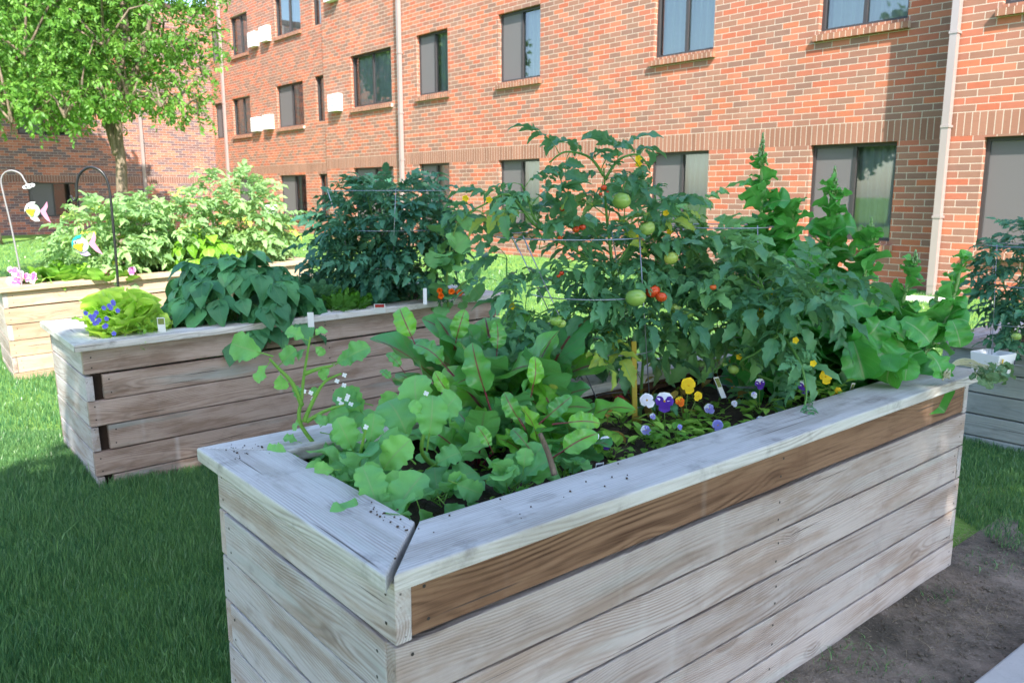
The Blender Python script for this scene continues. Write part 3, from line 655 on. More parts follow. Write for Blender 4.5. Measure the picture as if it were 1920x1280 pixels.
# right section, projecting toward the garden
yR=-.47
def R_(x): return x
wall_section('r',-5.38,6,-1,10.6,[(-4.78,-3.2,.77,2.39),(-4.72,-3.1,4.22,5.9),(-.5,1.1,.77,2.39),(-.5,1.1,4.22,5.9),(-4.72,-3.1,7.8,9.4)],M_brick,loc=(0,yR,0))
for a,b,c,d in ((-4.78,-3.2,.77,2.39),(-4.72,-3.1,4.22,5.9),(-.5,1.1,.77,2.39),(-.5,1.1,4.22,5.9),(-4.72,-3.1,7.8,9.4)): window(a,b,c,d,loc=(0,yR,0))
downspout(-5.30,10.6,0,(0,yR,0))
# left section
yL=.28; lo=[(-24.52,-22.05,.77,2.41),(-24.48,-22.02,4.35,5.98),(-24.5,-22.0,8.0,9.6)]
wall_section('l',-26.35,-21.1,-1,10.6,lo,M_brick,loc=(0,yL,0),thick=2.2)
for i,(a,b,c,d) in enumerate(lo): window(a,b,c,d,loc=(0,yL,0),kind=(0,3,0)[i])
downspout(-21.0,10.6,0)
aircon(-25.75,4.31,.66,.55,(0,yL,0)); aircon(-25.75,7.83,.66,.5,(0,yL,0))
# recessed far section
yF=1.33; xc=-39.3
fo=[(-32.45,-30.08,.64,2.31),(-29.0,-28.3,.64,2.31),(-32.35,-30.0,4.22,5.86),(-29.0,-28.3,4.25,5.9),(-32.2,-29.95,7.75,9.3),(-29.0,-28.3,7.7,9.3),
    (-36.95,-35.0,4.15,5.75),(-36.7,-34.85,7.55,9.18),(-39.1,-37.95,4.12,5.7),(-39.1,-37.95,7.55,9.1),(-36.9,-35.0,.64,2.3)]
wall_section('ll',xc,-27.9,-1,10.55,fo,M_brickLL,loc=(0,yF,0))
for i,(a,b,c,d) in enumerate(fo): window(a,b,c,d,loc=(0,yF,0),kind=2 if i in (0,2) else (3 if i in (4,6,7) else 0),sill=(b-a>1.3))
downspout(-37.7,10.5,0,(0,yF,0),w=.13)
for x,z in ((-34.45,7.62),(-33.28,7.68),(-34.6,4.19),(-33.4,4.21)): aircon(x,z,.68,.58,(0,yF,0))
aircon(-33.85,.62,1.0,.55,(0,yF,0))
# angled wing (at right angles, running toward the camera on the far left)
wl=[(6.1,8.0,.6,2.03),(6.2,8.15,3.98,5.5),(6.2,8.15,7.3,8.8),(13,15,.6,2.03),(13,15,3.98,5.5)]
# wing local x runs from far corner(0) toward camera: rotate -90deg
wx=[(-b,-a,c,d) for a,b,c,d in wl]
wall_section('w',-19,0.,-1,9.75,wx,M_brickW,loc=(xc,yF,0),rotz=math.pi/2)
for a,b,c,d in wx: window(a,b,c,d,loc=(xc,yF,0),rotz=math.pi/2,kind=4)
downspout(-3.35,9.7,0,(xc,yF,0),math.pi/2,z0=-.2,w=.13)
# splash block at foot of the near downspout
q=Bn*(13.77+yR-.75)+Be*5.25
bm=chamfer_box(.6,.28,.07,.012); tag(bm_obj('splash_block',bm,M_conc,None,(q.x-.3,q.y-.1,-.01),(0,0,-.75)),'pale concrete splash block on the lawn under the right downspout','splash block')

def pix(u,v,Y): return Vector(at(u,v,Y))
def finish(mb,name,m,root,smooth=True):
    if mb.n==0: return None
    return mb.build(name,m,root,smooth,(0,0,0),None,tuple(root.location))
def leafdir(du,dv,dep): # image direction -> world
    return Vector((du,dep,-dv))
def lp(mb,T,b,t,Y,dep=0.,wscale=1.,up=(0,-1,.7),mi=None,size=None,tint=None):
    """one hand-set leaf from pixel b to pixel t at depth Y"""
    p=pix(b[0],b[1],Y); q=pix(t[0],t[1],Y+dep); d=q-p; L=d.length if size is None else size
    M=mat(p,d,up,L/1.05 if T is T_RAD else L/1.6 if T is T_CUC else (L/1.35 if T is T_BEET else L),rnd(-.5,.5)); M[:3,0]*=wscale
    mb.inst(random.choice(T),M,rnd(.1,.9) if tint is None else tint,mi)
# ---------- tomatoes
L_tomM=leafmat('tomato_leaf_mid',(.10,.25,.13),(.21,.40,.17),(.2,.36,.17),(.2,.36,.13),7,.4,.32,.04,vein_s=.35,yel=(.26,.40,.1))
def sample(paths,k=8):
    S=[]
    for P in paths:
        C=catmull(P,k); S+= [(C[i],(C[min(i+1,len(C)-1)]-C[max(i-1,0)]).normalized(),i/(len(C)-1)) for i in range(len(C))]
    return S
def tomato(label,base,paths,lm,sm=None,r0=.011,per=28,size=(.13,.21),fills=(),group='tomato plants',cat='tomato plant',name='tomato_plant',T=None,fruits=(),tintr=(.05,.9),up=.25,flowers=0,yellow=.04,small=()):
    T=T or T_TOM; root=empty(name,base,label,cat,group)
    st=MB(); lf=MB()
    for i,P in enumerate(paths):
        C=catmull(P,6); st.tube(C,r0 if i==0 else min(r0*.55,.006),r0*.25,6)
    S=sample(paths)
    for i,P in enumerate(paths):
        C=catmull(P,8); ln=sum((C[k+1]-C[k]).length for k in range(len(C)-1)); n=int(ln*per); a=rnd(0,6)
        for k in range(n):
            f=(k+.6)/n; 
            if i==0 and f<.15: continue
            j=min(int(f*(len(C)-1)),len(C)-2); p=C[j].lerp(C[j+1],f*(len(C)-1)-j); ax=(C[j+1]-C[j]).normalized(); a+=2.4
            side=ax.orthogonal().normalized(); side.rotate(Matrix.Rotation(a,3,ax)); d=side+ax*rnd(.1,.6)+Vector((0,0,rnd(-.1,up)))
            s=rnd(*size)*(1-.45*max(0,f-.75)/.25)*(.5 if i in small else 1)
            lf.inst(random.choice(T),mat(p,d,(rnd(-.3,.3),rnd(-.3,.3),1),s,rnd(-.4,.4)),min(.92,rnd(*tintr)) if random.random()>yellow else .97)
    for (c,rad_,n) in fills:
        c=Vector(c)
        for k in range(n):
            v=rv()*(rnd(.25,1)**.45); p=c+Vector((v.x*rad_[0],v.y*rad_[1],v.z*rad_[2]))
            s0=min(S,key=lambda q:(q[0]-p).length_squared+ (0 if q[0].z<p.z else .05)); q=s0[0]
            d=(p-q); d=Vector((v.x,v.y,v.z*.5+rnd(-.2,.35)))
            s=rnd(*size)
            lf.inst(random.choice(T),mat(p,d,(rnd(-.4,.4),rnd(-.5,.2),1),s,rnd(-.5,.5)),min(.92,rnd(*tintr)) if random.random()>yellow else .97)
            if k%3==0 and (p-q).length<.6: st.tube([q,q.lerp(p,.5)+Vector((0,0,.03)),p],.0042,.002,5,cap=False)
    finish(st,'stem',sm or lm,root); finish(lf,'foliage',lm,root)
    if flowers:
        for k in range(flowers):
            fm=MB(); s0=random.choice(S[len(S)//3:]); p=s0[0]+rv()*.05
            for j in range(5):
                an=j*1.257; fm.inst(T_PET,mat(p,(math.cos(an),-.4,math.sin(an)),(0,-1,0),.013),.5,0)
            finish(fm,'flower',PT['yellow'],root)
    for (p,r,m) in fruits: fruit(root,p,r,m)
    return root
T_PET=blade(ovate(.42,.6),4,1,.3,.0,.1)
def fruit(root,p,r,m):
    n1,n2=16,10; V=[];Fc=[]; mb=MB(); p=Vector(p); lob=rnd(0,6); lb=rnd(.0,.035) if r>.02 else 0
    for j in range(n2+1):
        ph=math.pi*j/n2
        for i in range(n1):
            a=2*math.pi*i/n1; rr=math.sin(ph)*r*(1+lb*math.cos(5*a+lob)); z=math.cos(ph)*r*.86; z-= r*.13*math.exp(-(math.sin(ph)/.35)**2)*(1 if j<n2/2 else -.3)
            V.append((rr*math.cos(a),rr*math.sin(a),z))
    for j in range(n2):
        for i in range(n1): i2=(i+1)%n1; Fc.append((j*n1+i,(j+1)*n1+i,(j+1)*n1+i2,j*n1+i2))
    T=Matrix.Rotation(rnd(-.5,.5),3,'X')@Matrix.Rotation(rnd(-.4,.4),3,'Y'); V=[tuple(p+T@Vector(v)) for v in V]
    mb.add(V,Fc); f=finish(mb,'tomato',m,root)
    cb=MB(); top=p+T@Vector((0,0,r*.75))
    for k in range(5):
        an=k*1.257+rnd(-.2,.2); cb.inst(T_PET,mat(top,T@Vector((math.cos(an),math.sin(an),.25)),(0,0,1),r*.75),.4)
    cb.tube([top,top+T@Vector((0,0,r*.6)),top+T@Vector((r*.2,.0,r*1.3))],.0025,.002,5)
    finish(cb,'calyx',L_tom,f) if False else None
    o=cb.build('calyx',L_tom,f,True,(0,0,0),None,tuple(root.location)); return f
# tall caged tomato, centre of planter one
b1=p1(1.52,.70)
tp=[[b1,pix(1160,640,3.02),pix(1148,500,3.0),pix(1137,400,2.98),pix(1132,315,2.96)],
    [pix(1150,520,3.0),pix(1080,470,2.95),pix(1010,420,2.9),pix(990,375,2.9),pix(978,345,2.88)],
    [pix(1040,440,2.93),pix(1000,420,2.9),pix(955,365,2.88),pix(905,385,2.86),pix(872,402,2.85)],
    [pix(1155,500,3.0),pix(1200,430,3.02),pix(1228,390,3.02),pix(1225,350,3.02)],
    [pix(1132,330,2.96),pix(1105,295,2.95),pix(1060,285,2.93),pix(1030,305,2.92)],
    [pix(1135,335,2.96),pix(1160,300,2.97),pix(1195,290,2.98),pix(1215,310,3.0)],
    [pix(1150,640,3.0),pix(1080,600,2.85),pix(1000,590,2.78),pix(950,560,2.75)],
    [b1,pix(1210,640,3.1),pix(1240,540,3.12),pix(1250,450,3.12),pix(1262,400,3.12)]]
fr=[(pix(1192,558,2.78),.036,F_green),(pix(1224,546,2.86),.027,F_red),(pix(1240,557,2.84),.02,F_red),(pix(1165,376,2.88),.034,F_green),(pix(1040,718,2.58),.024,F_yel),
    (pix(1213,428,2.9),.03,F_green),(pix(1258,484,2.92),.026,F_yel),(pix(1042,600,2.7),.022,F_green),(pix(1052,606,2.72),.018,F_green)]
for u,v,r in ((1065,388,.011),(1054,392,.009),(1080,430,.013),(1092,426,.012),(1132,352,.011),(1140,362,.009),(1126,364,.007),(1053,512,.009),(1047,517,.007),(1050,446,.009),(1337,538,.012)):
    fr.append((pix(u,v,2.85),r,F_red))
tomato('tallest caged tomato plant with arching top shoots, a big green fruit and small red ones',b1,tp,L_tom,per=26,size=(.13,.21),up=.15,
  fills=[(pix(1140,560,3.05),(.22,.16,.22),44),(pix(1170,470,3.05),(.18,.14,.16),22),(pix(1000,530,2.9),(.15,.13,.20),16),(pix(1040,630,2.85),(.17,.10,.08),12),(pix(1225,570,3.0),(.12,.10,.16),16)],fruits=fr,flowers=8)
# second caged tomato
b2=p1(2.12,.66)
tp=[[b2,pix(1370,600,3.3),pix(1365,480,3.28),pix(1330,440,3.25),pix(1290,390,3.2)],[pix(1370,560,3.3),pix(1400,490,3.3),pix(1405,440,3.3)],
    [pix(1360,540,3.3),pix(1300,470,3.2),pix(1262,400,3.1)],[b2,pix(1400,640,3.2),pix(1460,560,3.1),pix(1500,530,3.05)]]
tomato('bushy tomato plant in the second wire cage, between the tallest tomato and the bolting lettuces',b2,tp,L_tomM,per=16,size=(.15,.24),up=.15,
  fills=[(pix(1350,530,3.2),(.17,.15,.17),34),(pix(1310,470,3.15),(.14,.12,.12),16),(pix(1290,560,3.05),(.10,.08,.12),8)],
  fruits=[(pix(1290,587,2.9),.023,F_green),(pix(1268,578,2.94),.021,F_green),(pix(1375,692,2.98),.022,F_green),(pix(1359,683,3.0),.011,F_green),(pix(1405,640,3.15),.02,F_green)],flowers=10,tintr=(.3,1.1))
# third tomato leaning over the front board
b3=p1(2.30,.42)
tp=[[b3,pix(1440,660,2.95),pix(1470,620,2.9),pix(1505,575,2.95),pix(1535,545,2.96)],[pix(1465,625,2.9),pix(1500,680,2.75),pix(1512,740,2.68),pix(1500,785,2.64)],
    [b3,pix(1395,690,2.95),pix(1420,660,2.9),pix(1450,640,2.88),pix(1478,598,2.88)],[pix(1480,600,2.9),pix(1440,560,2.9),pix(1425,520,2.9)]]
tomato('sprawling tomato plant leaning over the front cap board beside the yellow pansies',b3,tp,L_tom,per=20,size=(.14,.22),up=.15,
  fills=[(pix(1480,560,2.98),(.16,.09,.09),24),(pix(1410,545,3.0),(.13,.09,.09),14)],fruits=[],flowers=5,tintr=(.2,1.),small=(1,2))
# ---------- wire cages
def cage(label,top,rt,bot,rb,rings=3,legs=4,rot=0.,r=.0022):
    mb=MB(); top=Vector(top);bot=Vector(bot)
    for k in range(rings):
        t=k/(rings-1)*.92; c=top.lerp(bot,t); rr=rt+(rb-rt)*t
        P=[c+Vector((math.cos(a*2*math.pi/32)*rr,math.sin(a*2*math.pi/32)*rr,0)) for a in range(33)]; mb.tube(P,r,r,5,cap=False)
    for k in range(legs):
        a=rot+k*2*math.pi/legs; mb.tube([top+Vector((math.cos(a)*(rt),math.sin(a)*(rt),.01)),bot+Vector((math.cos(a)*rb,math.sin(a)*rb,-.08))],r,r,5)
    o=mb.build('tomato_cage',M_wire,None,True,None,None,tuple(bot)); return tag(o,label,'tomato cage','wire tomato cages')
cage('galvanised wire cage around the tallest tomato plant',pix(1070,442,2.98),.285,pix(1180,775,3.0),.10,4,4,.9)
cage('galvanised wire cage around the bushy tomato beside the lettuces',pix(1345,424,3.25),.215,(b2.x,b2.y,b2.z),.10,4,4,.5)
# ---------- bolting romaine
def lettuce(label,base,top,size=.19,n=38,bend=(0,0),bud=True,tint=(.05,.8)):
    n=int(n*1.7); size*=1.02
    base=Vector(base);top=Vector(top); root=empty('romaine_lettuce',base,label,'lettuce','bolting romaine lettuces')
    mid=base.lerp(top,.45)+Vector((bend[0],bend[1],0)); C=catmull([base,mid,top],12); st=MB(); lf=MB(); st.tube(C,.016,.005,7); a=rnd(0,6)
    for k in range(n):
        f=(k/(n-1))**.9; j=min(int(f*(len(C)-1)),len(C)-2); p=C[j].lerp(C[j+1],f*(len(C)-1)-j); a+=2.4+rnd(-.25,.25)
        s=size*(1-.78*f**1.1)*rnd(.6,1.3)
        el=.15+.35*f
        if random.random()<.12+.18*f: continue
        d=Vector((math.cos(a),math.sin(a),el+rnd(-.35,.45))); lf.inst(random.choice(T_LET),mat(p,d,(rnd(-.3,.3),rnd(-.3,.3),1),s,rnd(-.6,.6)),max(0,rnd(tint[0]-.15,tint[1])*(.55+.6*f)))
    finish(st,'stem',L_let,root); finish(lf,'foliage',L_let,root)
    if bud:
        bb=MB(); H=(top-base).length*.13
        for k in range(60):
            t=rnd(0,1); p=top+Vector((rnd(-1,1)*.022*(1-t),rnd(-1,1)*.022*(1-t),t*H-.03)); bb.tube([p,p+Vector((0,0,.006)),p+Vector((rnd(-.003,.003),0,.012))],.0045,.0025,5)
        bb.tube([top-Vector((0,0,.03)),top+Vector((0,0,H-.03))],.004,.002,5); finish(bb,'flower_bud',L_let,root)
    return root
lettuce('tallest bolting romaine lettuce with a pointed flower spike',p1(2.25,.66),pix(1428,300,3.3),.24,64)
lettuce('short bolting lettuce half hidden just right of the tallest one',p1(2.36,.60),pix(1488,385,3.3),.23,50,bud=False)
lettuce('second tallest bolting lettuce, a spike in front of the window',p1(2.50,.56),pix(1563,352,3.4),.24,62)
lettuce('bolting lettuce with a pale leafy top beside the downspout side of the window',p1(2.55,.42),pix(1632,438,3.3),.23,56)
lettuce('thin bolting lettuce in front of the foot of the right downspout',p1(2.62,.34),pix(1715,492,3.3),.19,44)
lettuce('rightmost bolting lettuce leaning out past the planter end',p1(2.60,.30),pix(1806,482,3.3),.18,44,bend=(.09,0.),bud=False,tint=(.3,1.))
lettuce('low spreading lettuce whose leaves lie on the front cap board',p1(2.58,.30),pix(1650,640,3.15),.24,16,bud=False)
# leaves resting over the cap at the right end
lf=MB(); rt=empty('fallen_lettuce_leaves',p1(2.6,.2,.86),'broad lettuce leaves flopped over the front cap board below the spikes','lettuce leaves')
for b,t,Y in (((1700,655),(1590,700),3.05),((1700,660),(1640,715),3.0),((1740,660),(1760,715),3.02),((1705,670),(1700,722),2.98),((1785,600),(1800,655),3.2),((1690,600),(1740,650),3.1),((1640,570),(1560,600),3.2),((1640,610),(1700,640),3.1),((1600,640),(1620,715),3.02),((1650,600),(1600,660),3.08)):
    lp(lf,T_LET,b,t,Y,-.04,.85,(rnd(-.5,.5),-.6,.6),tint=rnd(0,.35))
finish(lf,'leaf',L_let,rt)
# wilted bundle lying on the cap
wr=empty('wilted_plant',pix(1790,700,2.98),'pulled wilted seedling bundle lying on the far end of the front cap board','wilted plant'); st=MB(); lf=MB()
for k in range(9):
    P=[pix(1775+rnd(-8,8),705+rnd(-6,8),2.96),pix(1790+rnd(-5,5),678+rnd(-4,8),3.0),pix(1825,680+rnd(-6,10),3.0),pix(1850+rnd(-10,25),688+rnd(-8,14),3.0)]; st.tube(catmull(P,5),.0035,.002,5)
for k in range(36):
    p=pix(rnd(1825,1885),rnd(676,700),rnd(2.95,3.05)); lf.inst(random.choice(T_RAD),mat(p,(rnd(-.6,1),rnd(-.5,.5),rnd(-1,-.1)),rv(),rnd(.03,.055)),rnd(0,1))
finish(st,'stem',L_wilt,wr); finish(lf,'foliage',L_wilt,wr)
# ---------- beets
def beet(label,base,n,size,lean=(0,0),extra=()):
    base=Vector(base); root=empty('beet_plant',base,label,'beet plant','beet plants'); lf=MB(); a=rnd(0,6)
    for k in range(n):
        a+=2.4; out=rnd(.15,.95); d=Vector((math.cos(a)*out+lean[0],math.sin(a)*out+lean[1],1.)); 
        lf.inst(random.choice(T_BEET),mat(base+Vector((math.cos(a)*.012,math.sin(a)*.012,-.01)),d,(-d.x*2+rnd(-.5,.5),-d.y*2-.8,1),size*rnd(.7,1.12),rnd(-.5,.5)),rnd(0,1))
    for b,t,Y in extra: lp(lf,T_BEET,b,t,Y,rnd(-.03,.03),1.0)
    finish(lf,'foliage',L_beet,root); return root
beet('beet plant at the back left of the beet patch, with an upright bluish leaf',p1(.95,.95),12,.33,(-.1,0),[((785,660),(745,572),2.62),((760,700),(730,660),2.5)])
beet('beet plant at the back of the patch with a curled leaf against the rear planter',p1(1.08,.92),11,.34,(0,0),[((850,660),(868,585),2.7),((852,705),(785,632),2.5)])
beet('beet plant with a large leaf standing beside the cage leg',p1(1.08,.80),11,.31,(-.05,0),[((930,680),(936,603),2.6),((922,775),(884,652),2.3)])
beet('beet plant in the middle of the patch with a big upright crinkled leaf',p1(.92,.72),12,.30,(0,0),[((850,750),(815,700),2.3)])
beet('beet plant whose leaves arch to the right toward the maroon pansy',p1(1.0,.58),8,.21,(0,-.05),[((995,745),(1010,672),2.3),((1010,795),(1068,745),2.25),((985,805),(945,742),2.2)])
beet('beet plant with broad glossy leaves beside the dry twig',p1(.95,.46),5,.17,(0,-.1),[((1035,795),(1125,786),2.22),((1030,862),(1112,808),2.15),((1000,850),(960,800),2.12)])
beet('small beet plant between the radishes and the dry twig',p1(.84,.52),8,.15,(0,0),[((925,850),(900,800),2.1)])
beet('beet plant at the left edge of the patch beside the white blossoms',p1(.76,.86),11,.22,(-.15,0),[((740,720),(715,690),2.4)])
beet('young beet in front of the big crinkled leaf',p1(.72,.66),9,.17)
# ---------- radishes
def radish(label,base,n,size,stems=(),leaves=(),flow=(),spread=1.):
    base=Vector(base); root=empty('radish_plant',base,label,'radish plant','radish plants'); lf=MB(); st=MB(); a=rnd(0,6)
    for k in range(n):
        a+=2.4; out=rnd(.5,1.5)*spread; d=Vector((math.cos(a)*out,math.sin(a)*out,rnd(.45,1.)))
        lf.inst(random.choice(T_RAD),mat(base+Vector((rnd(-.02,.02),rnd(-.02,.02),rnd(0,.05))),d,(-d.x,-d.y-.5,1.2),size*rnd(.65,1.15),rnd(-.4,.4)),rnd(0,.9))
    for P in stems: st.tube(catmull(P,6),.0075,.003,6)
    for b,t,Y in leaves: lp(lf,T_RAD,b,t,Y,rnd(-.02,.02),rnd(1.0,1.3))
    finish(lf,'foliage',L_rad,root); finish(st,'stem',L_rad,root)
    if flow:
        for u,v,Y in flow:
            c=pix(u,v,Y); fm=MB()
            for j in range(4):
                an=j*1.571+rnd(-.2,.2)+.4; fm.inst(T_PET,mat(c,(math.cos(an),-.25,math.sin(an)),(0,-1,0),.008),.5)
            finish(fm,'blossom',PT['white'],root)
    return root
Y0=2.28
radish('bolting radish plant with one tall leafy stem standing over the left cap board',p1(.36,.86),10,.11,
 [[p1(.36,.86),pix(566,800,Y0),pix(566,745,Y0),pix(572,690,Y0),pix(582,632,Y0)],[pix(566,760,Y0),pix(548,718,Y0-.02),pix(522,690,Y0-.04),pix(505,672,Y0-.05)],
  [pix(572,700,Y0),pix(600,690,Y0),pix(625,685,Y0)],[pix(570,790,Y0),pix(590,745,Y0),pix(610,715,Y0),pix(640,700,Y0)],[pix(575,790,Y0),pix(610,770,Y0),pix(648,758,Y0)]],
 [((512,668),(446,648),Y0-.05),((508,674),(488,708),Y0-.05),((520,688),(548,662),Y0),((525,692),(528,722),Y0),((545,716),(560,738),Y0),((582,640),(545,624),Y0),((584,634),(606,616),Y0),((580,650),(556,668),Y0),((586,645),(604,660),Y0),
  ((624,684),(604,704),Y0),((628,684),(678,656),Y0),((622,682),(655,672),Y0),((575,785),(552,800),Y0),((580,785),(606,786),Y0),((572,740),(592,732),Y0),((566,830),(538,822),Y0-.02),((560,855),(500,846),Y0-.1),((545,868),(512,912),Y0-.15),((552,850),(528,880),Y0-.1),((600,800),(640,775),Y0),((600,810),(650,820),Y0)],
 [(632,714,Y0),(645,722,Y0),(646,703,Y0),(650,748,Y0),(640,756,Y0),(658,757,Y0),(583,736,Y0),(570,733,Y0),(587,748,Y0),(652,742,Y0),(636,748,Y0)])
radish('radish plant with a single white blossom above large scalloped leaves',p1(.60,.66),7,.12,
 [[p1(.60,.66),pix(792,850,2.15),pix(800,790,2.14),pix(799,742,2.13)]],
 [((775,850),(742,760),2.15),((800,845),(812,765),2.12),((798,800),(850,752),2.14),((792,800),(775,722),2.2),((780,870),(730,825),2.08),((800,880),(850,850),2.1),((795,780),(775,760),2.1)],[(799,737,2.12)])
radish('radish plant with a low white blossom over the inner corner of the left cap board',p1(.30,.62),12,.13,
 [[p1(.30,.62),pix(672,880,2.08),pix(680,830,2.06),pix(686,805,2.05)]],
 [((690,850),(700,790),2.1),((670,860),(640,800),2.12),((640,880),(600,880),2.0),((650,900),(615,905),1.98),((640,930),(590,960),1.9),((700,900),(755,840),2.05),((700,930),(690,880),1.98),((665,915),(650,960),1.93)],[(686,800,2.05)])
radish('radish plant with round leaves touching the open mitred corner',p1(.20,.36),11,.12,[],
 [((770,940),(745,985),1.86),((780,935),(800,990),1.85),((820,930),(860,975),1.88),((790,900),(750,910),1.9),((840,900),(890,920),1.93),((760,930),(715,945),1.88),((700,940),(650,950),1.86)])
radish('radish seedling cluster hanging over the inner edge of the front cap board',p1(.62,.36),12,.12,[],
 [((870,930),(890,960),1.95),((900,910),(850,900),1.98),((955,930),(975,945),1.98),((945,900),(965,880),2.0)])
radish('young radish plant with two round leaves below the dry twig',p1(.82,.36),7,.10,[],
 [((980,890),(985,850),2.08),((1010,900),(1050,885),2.05),((950,900),(930,870),2.05),((1000,905),(975,925),2.02)])
radish('radish plant in the middle between the tall stem and the beets',p1(.50,.86),7,.12,[],[((640,830),(665,780),2.3),((690,790),(655,740),2.35),((710,800),(735,750),2.3),((700,760),(640,745),2.35)])
radish('radish plant half hidden behind the low white blossom',p1(.42,.44),8,.11)
# clover-like ground seedlings in planter one
lf=MB()
for k in range(420):
    a=rnd(.22,2.6); b=rnd(.24,.9); p=p1(a,b,.735); 
    for j in range(3): lf.inst(random.choice(T_SM),mat(p,(rnd(-1,1),rnd(-1,1),rnd(.3,1)),(0,0,1),rnd(.018,.04)),rnd(0,1))
tag(lf.build('seedlings',L_pan),'tiny green seedlings and weeds covering the soil of the foreground planter','seedlings',kind='stuff')
lf=MB()
for k in range(70):
    a=rnd(1.1,2.5); b=rnd(.45,.9); p=p1(a,b,rnd(.74,.85)); lf.inst(random.choice(T_SM),mat(p,rv(),(0,0,1),rnd(.03,.07)),rnd(0,1))
tag(lf.build('dry_leaves',L_dry),'dry yellow and brown leaves caught around the tomato stems','dry leaves',kind='stuff')
# debris flecks on the cap board
mb=MB()
for k in range(60):
    a,b=((.11+random.gauss(0,.035),.93+random.gauss(0,.05)) if k<22 else (.16+random.gauss(0,.02),.24+random.gauss(0,.05))) if k<45 else (rnd(.05,.9),rnd(.03,.17)); 
    p=p1(a,b,.8575); s=rnd(.0008,.0024); mb.box((p.x-s,p.y-s,p.z-.001),(p.x+s*rnd(.6,1.6),p.y+s,p.z+s*.8))
tag(mb.build('soil_crumbs',M_soil),'dark soil crumbs spilled on the cap boards by the mitred corner','soil crumbs',kind='stuff')
# yellow stake, twig
def stick(name,label,cat,pts,r0,r1,m,flat=None,k=7):
    mb=MB(); 
    if flat: 
        a,b=Vector(pts[0]),Vector(pts[1]); d=(b-a).normalized(); x=Vector((1,.3,0)).normalized(); y=d.cross(x).normalized(); V=[]
        for q in (a,b):
            for sx,sy in ((-1,-1),(1,-1),(1,1),(-1,1)): V.append(tuple(q+x*sx*flat[0]+y*sy*flat[1]))
        mb.add(V,[(0,3,2,1),(4,5,6,7),(0,1,5,4),(1,2,6,5),(2,3,7,6),(3,0,4,7)])
    else: mb.tube(catmull(pts,5),r0,r1,k)
    o=mb.build(name,m,None,not flat,None,None,tuple(pts[0])); return tag(o,label,cat)
M_ylw=simple('yellow_painted_wood',(.42,.31,.03),.6,.3,0,.15)
M_whp=simple('white_plastic',(.75,.76,.78),.4,.4,0,.03)
stick('garden_stake','flat yellow painted stake at the foot of the tallest tomato','stake',[pix(1190,790,2.84),pix(1188,640,2.9)],0,0,M_ylw,(.0095,.004))
stick('twig','bare grey twig stuck upright in front of the beet leaves','twig',[pix(1040,890,2.03),pix(1028,850,2.04),pix(1012,812,2.05)],.009,.0065,M_bark)
def plant_tag(label,p,ang,w=.011,h=.05,printc=None,tilt=.3):
    p=Vector(p); e=empty('plant_tag',p,label,'plant tag','plant tags in the soil',(tilt,0,ang)); mb=MB(); mb.box((-w,-.0006,-.03),(w,.0006,h)); mb.build('card',M_whp,e,False)
    if printc: mb=MB(); mb.box((-w*.8,-.0012,h*.25),(w*.8,-.0008,h*.9)); mb.build('printed_panel',printc,e,False)
    return e
M_pr1=simple('dark_flower_print',(.06,.05,.12),.4,.4,0,.8,300); M_pr2=simple('green_yellow_print',(.3,.36,.1),.4,.4,0,.6,200); M_pr3=simple('red_print',(.5,.04,.04),.5,.3,0,.3)
plant_tag('white edged plant tag with a dark flower picture by the front cap board',pix(1120,893,2.12),.4,.012,.045,M_pr1)
plant_tag('tilted plant tag with a green and yellow picture behind the yellow pansies',pix(1352,732,2.95),.5,.012,.055,M_pr2,-.6)
plant_tag('small clear plant tag beside the yellow buds near the front cap board',pix(1595,735,3.0),.3,.008,.04,M_pr2)
# ---------- pansies
def pansyflower(root,p,face,s,cb,cf,ce='eye',roll=0.):
    """two back petals, two side petals, a lower lip"""
    mb=MB(); f=Vector(face).normalized(); p=Vector(p); x=f.cross(Vector((0,0,1))).normalized(); y=x.cross(f)*1.
    R3=Matrix.Rotation(roll,3,f); x=R3@x; y=R3@y
    T=blade(ovate(.5,.62,1.2),5,2,.35,.1,.05,.05,1.5,0,1,seed=random.randint(0,99))
    for an,sc_,mi,o in ((60,1.,0,-.10),(120,1.,0,-.08),(5,.95,1,0),(175,.95,1,.02),(270,1.15,1,.05)):
        a=math.radians(an); d=x*math.cos(a)+y*math.sin(a); mb.inst(T,mat(p+f*o*s*.3,d,f,s*sc_),.5,mi)
    mb.tube([p+f*.001,p+f*.004],s*.12,s*.06,7,mi=2); return finish(mb,'flower',[PT[cb],PT[cf],PT[ce]],root)
def pansy(label,u,v,Y,flowers,nleaf=26,size=.04,soil=None):
    """flowers: (u,v,scale,back,front,roll)"""
    fl=[pix(a,b,Y) for a,b,*_ in flowers]; c=pix(u,v,Y) if soil is None else Vector(soil)
    root=empty('pansy',c,label,'pansy','pansies'); lf=MB(); st=MB()
    for k in range(nleaf):
        a=rnd(0,6.28); r=rnd(0,.05); p=c+Vector((math.cos(a)*r,math.sin(a)*r,rnd(0,.05))); lf.inst(random.choice(T_SM),mat(p,(math.cos(a),math.sin(a),rnd(.1,1.2)),(0,0,1),size*rnd(.7,1.3)),rnd(0,1))
    for q in fl: st.tube([c,(c+q)/2+Vector((0,.01,.01)),q+Vector((0,.006,0))],.0016,.0014,4)
    finish(lf,'foliage',L_pan,root); finish(st,'stem',L_pan,root)
    for (a,b,s,cb,cf,ro),q in zip(flowers,fl): pansyflower(root,q,(rnd(-.25,.25),-1,rnd(.1,.5)),s,cb,cf,'eye',ro)
    return root
pansy('maroon pansy beside the yellow stake',1165,808,2.72,[(1162,752,.022,'red','red',.1)])
pansy('largest pansy, deep purple with white upper petals, next to the yellow stake',1248,830,2.66,[(1246,752,.034,'white','purple',0),(1213,750,.026,'white','white',.8),(1224,780,.011,'white','lav',.5)],36,.05)
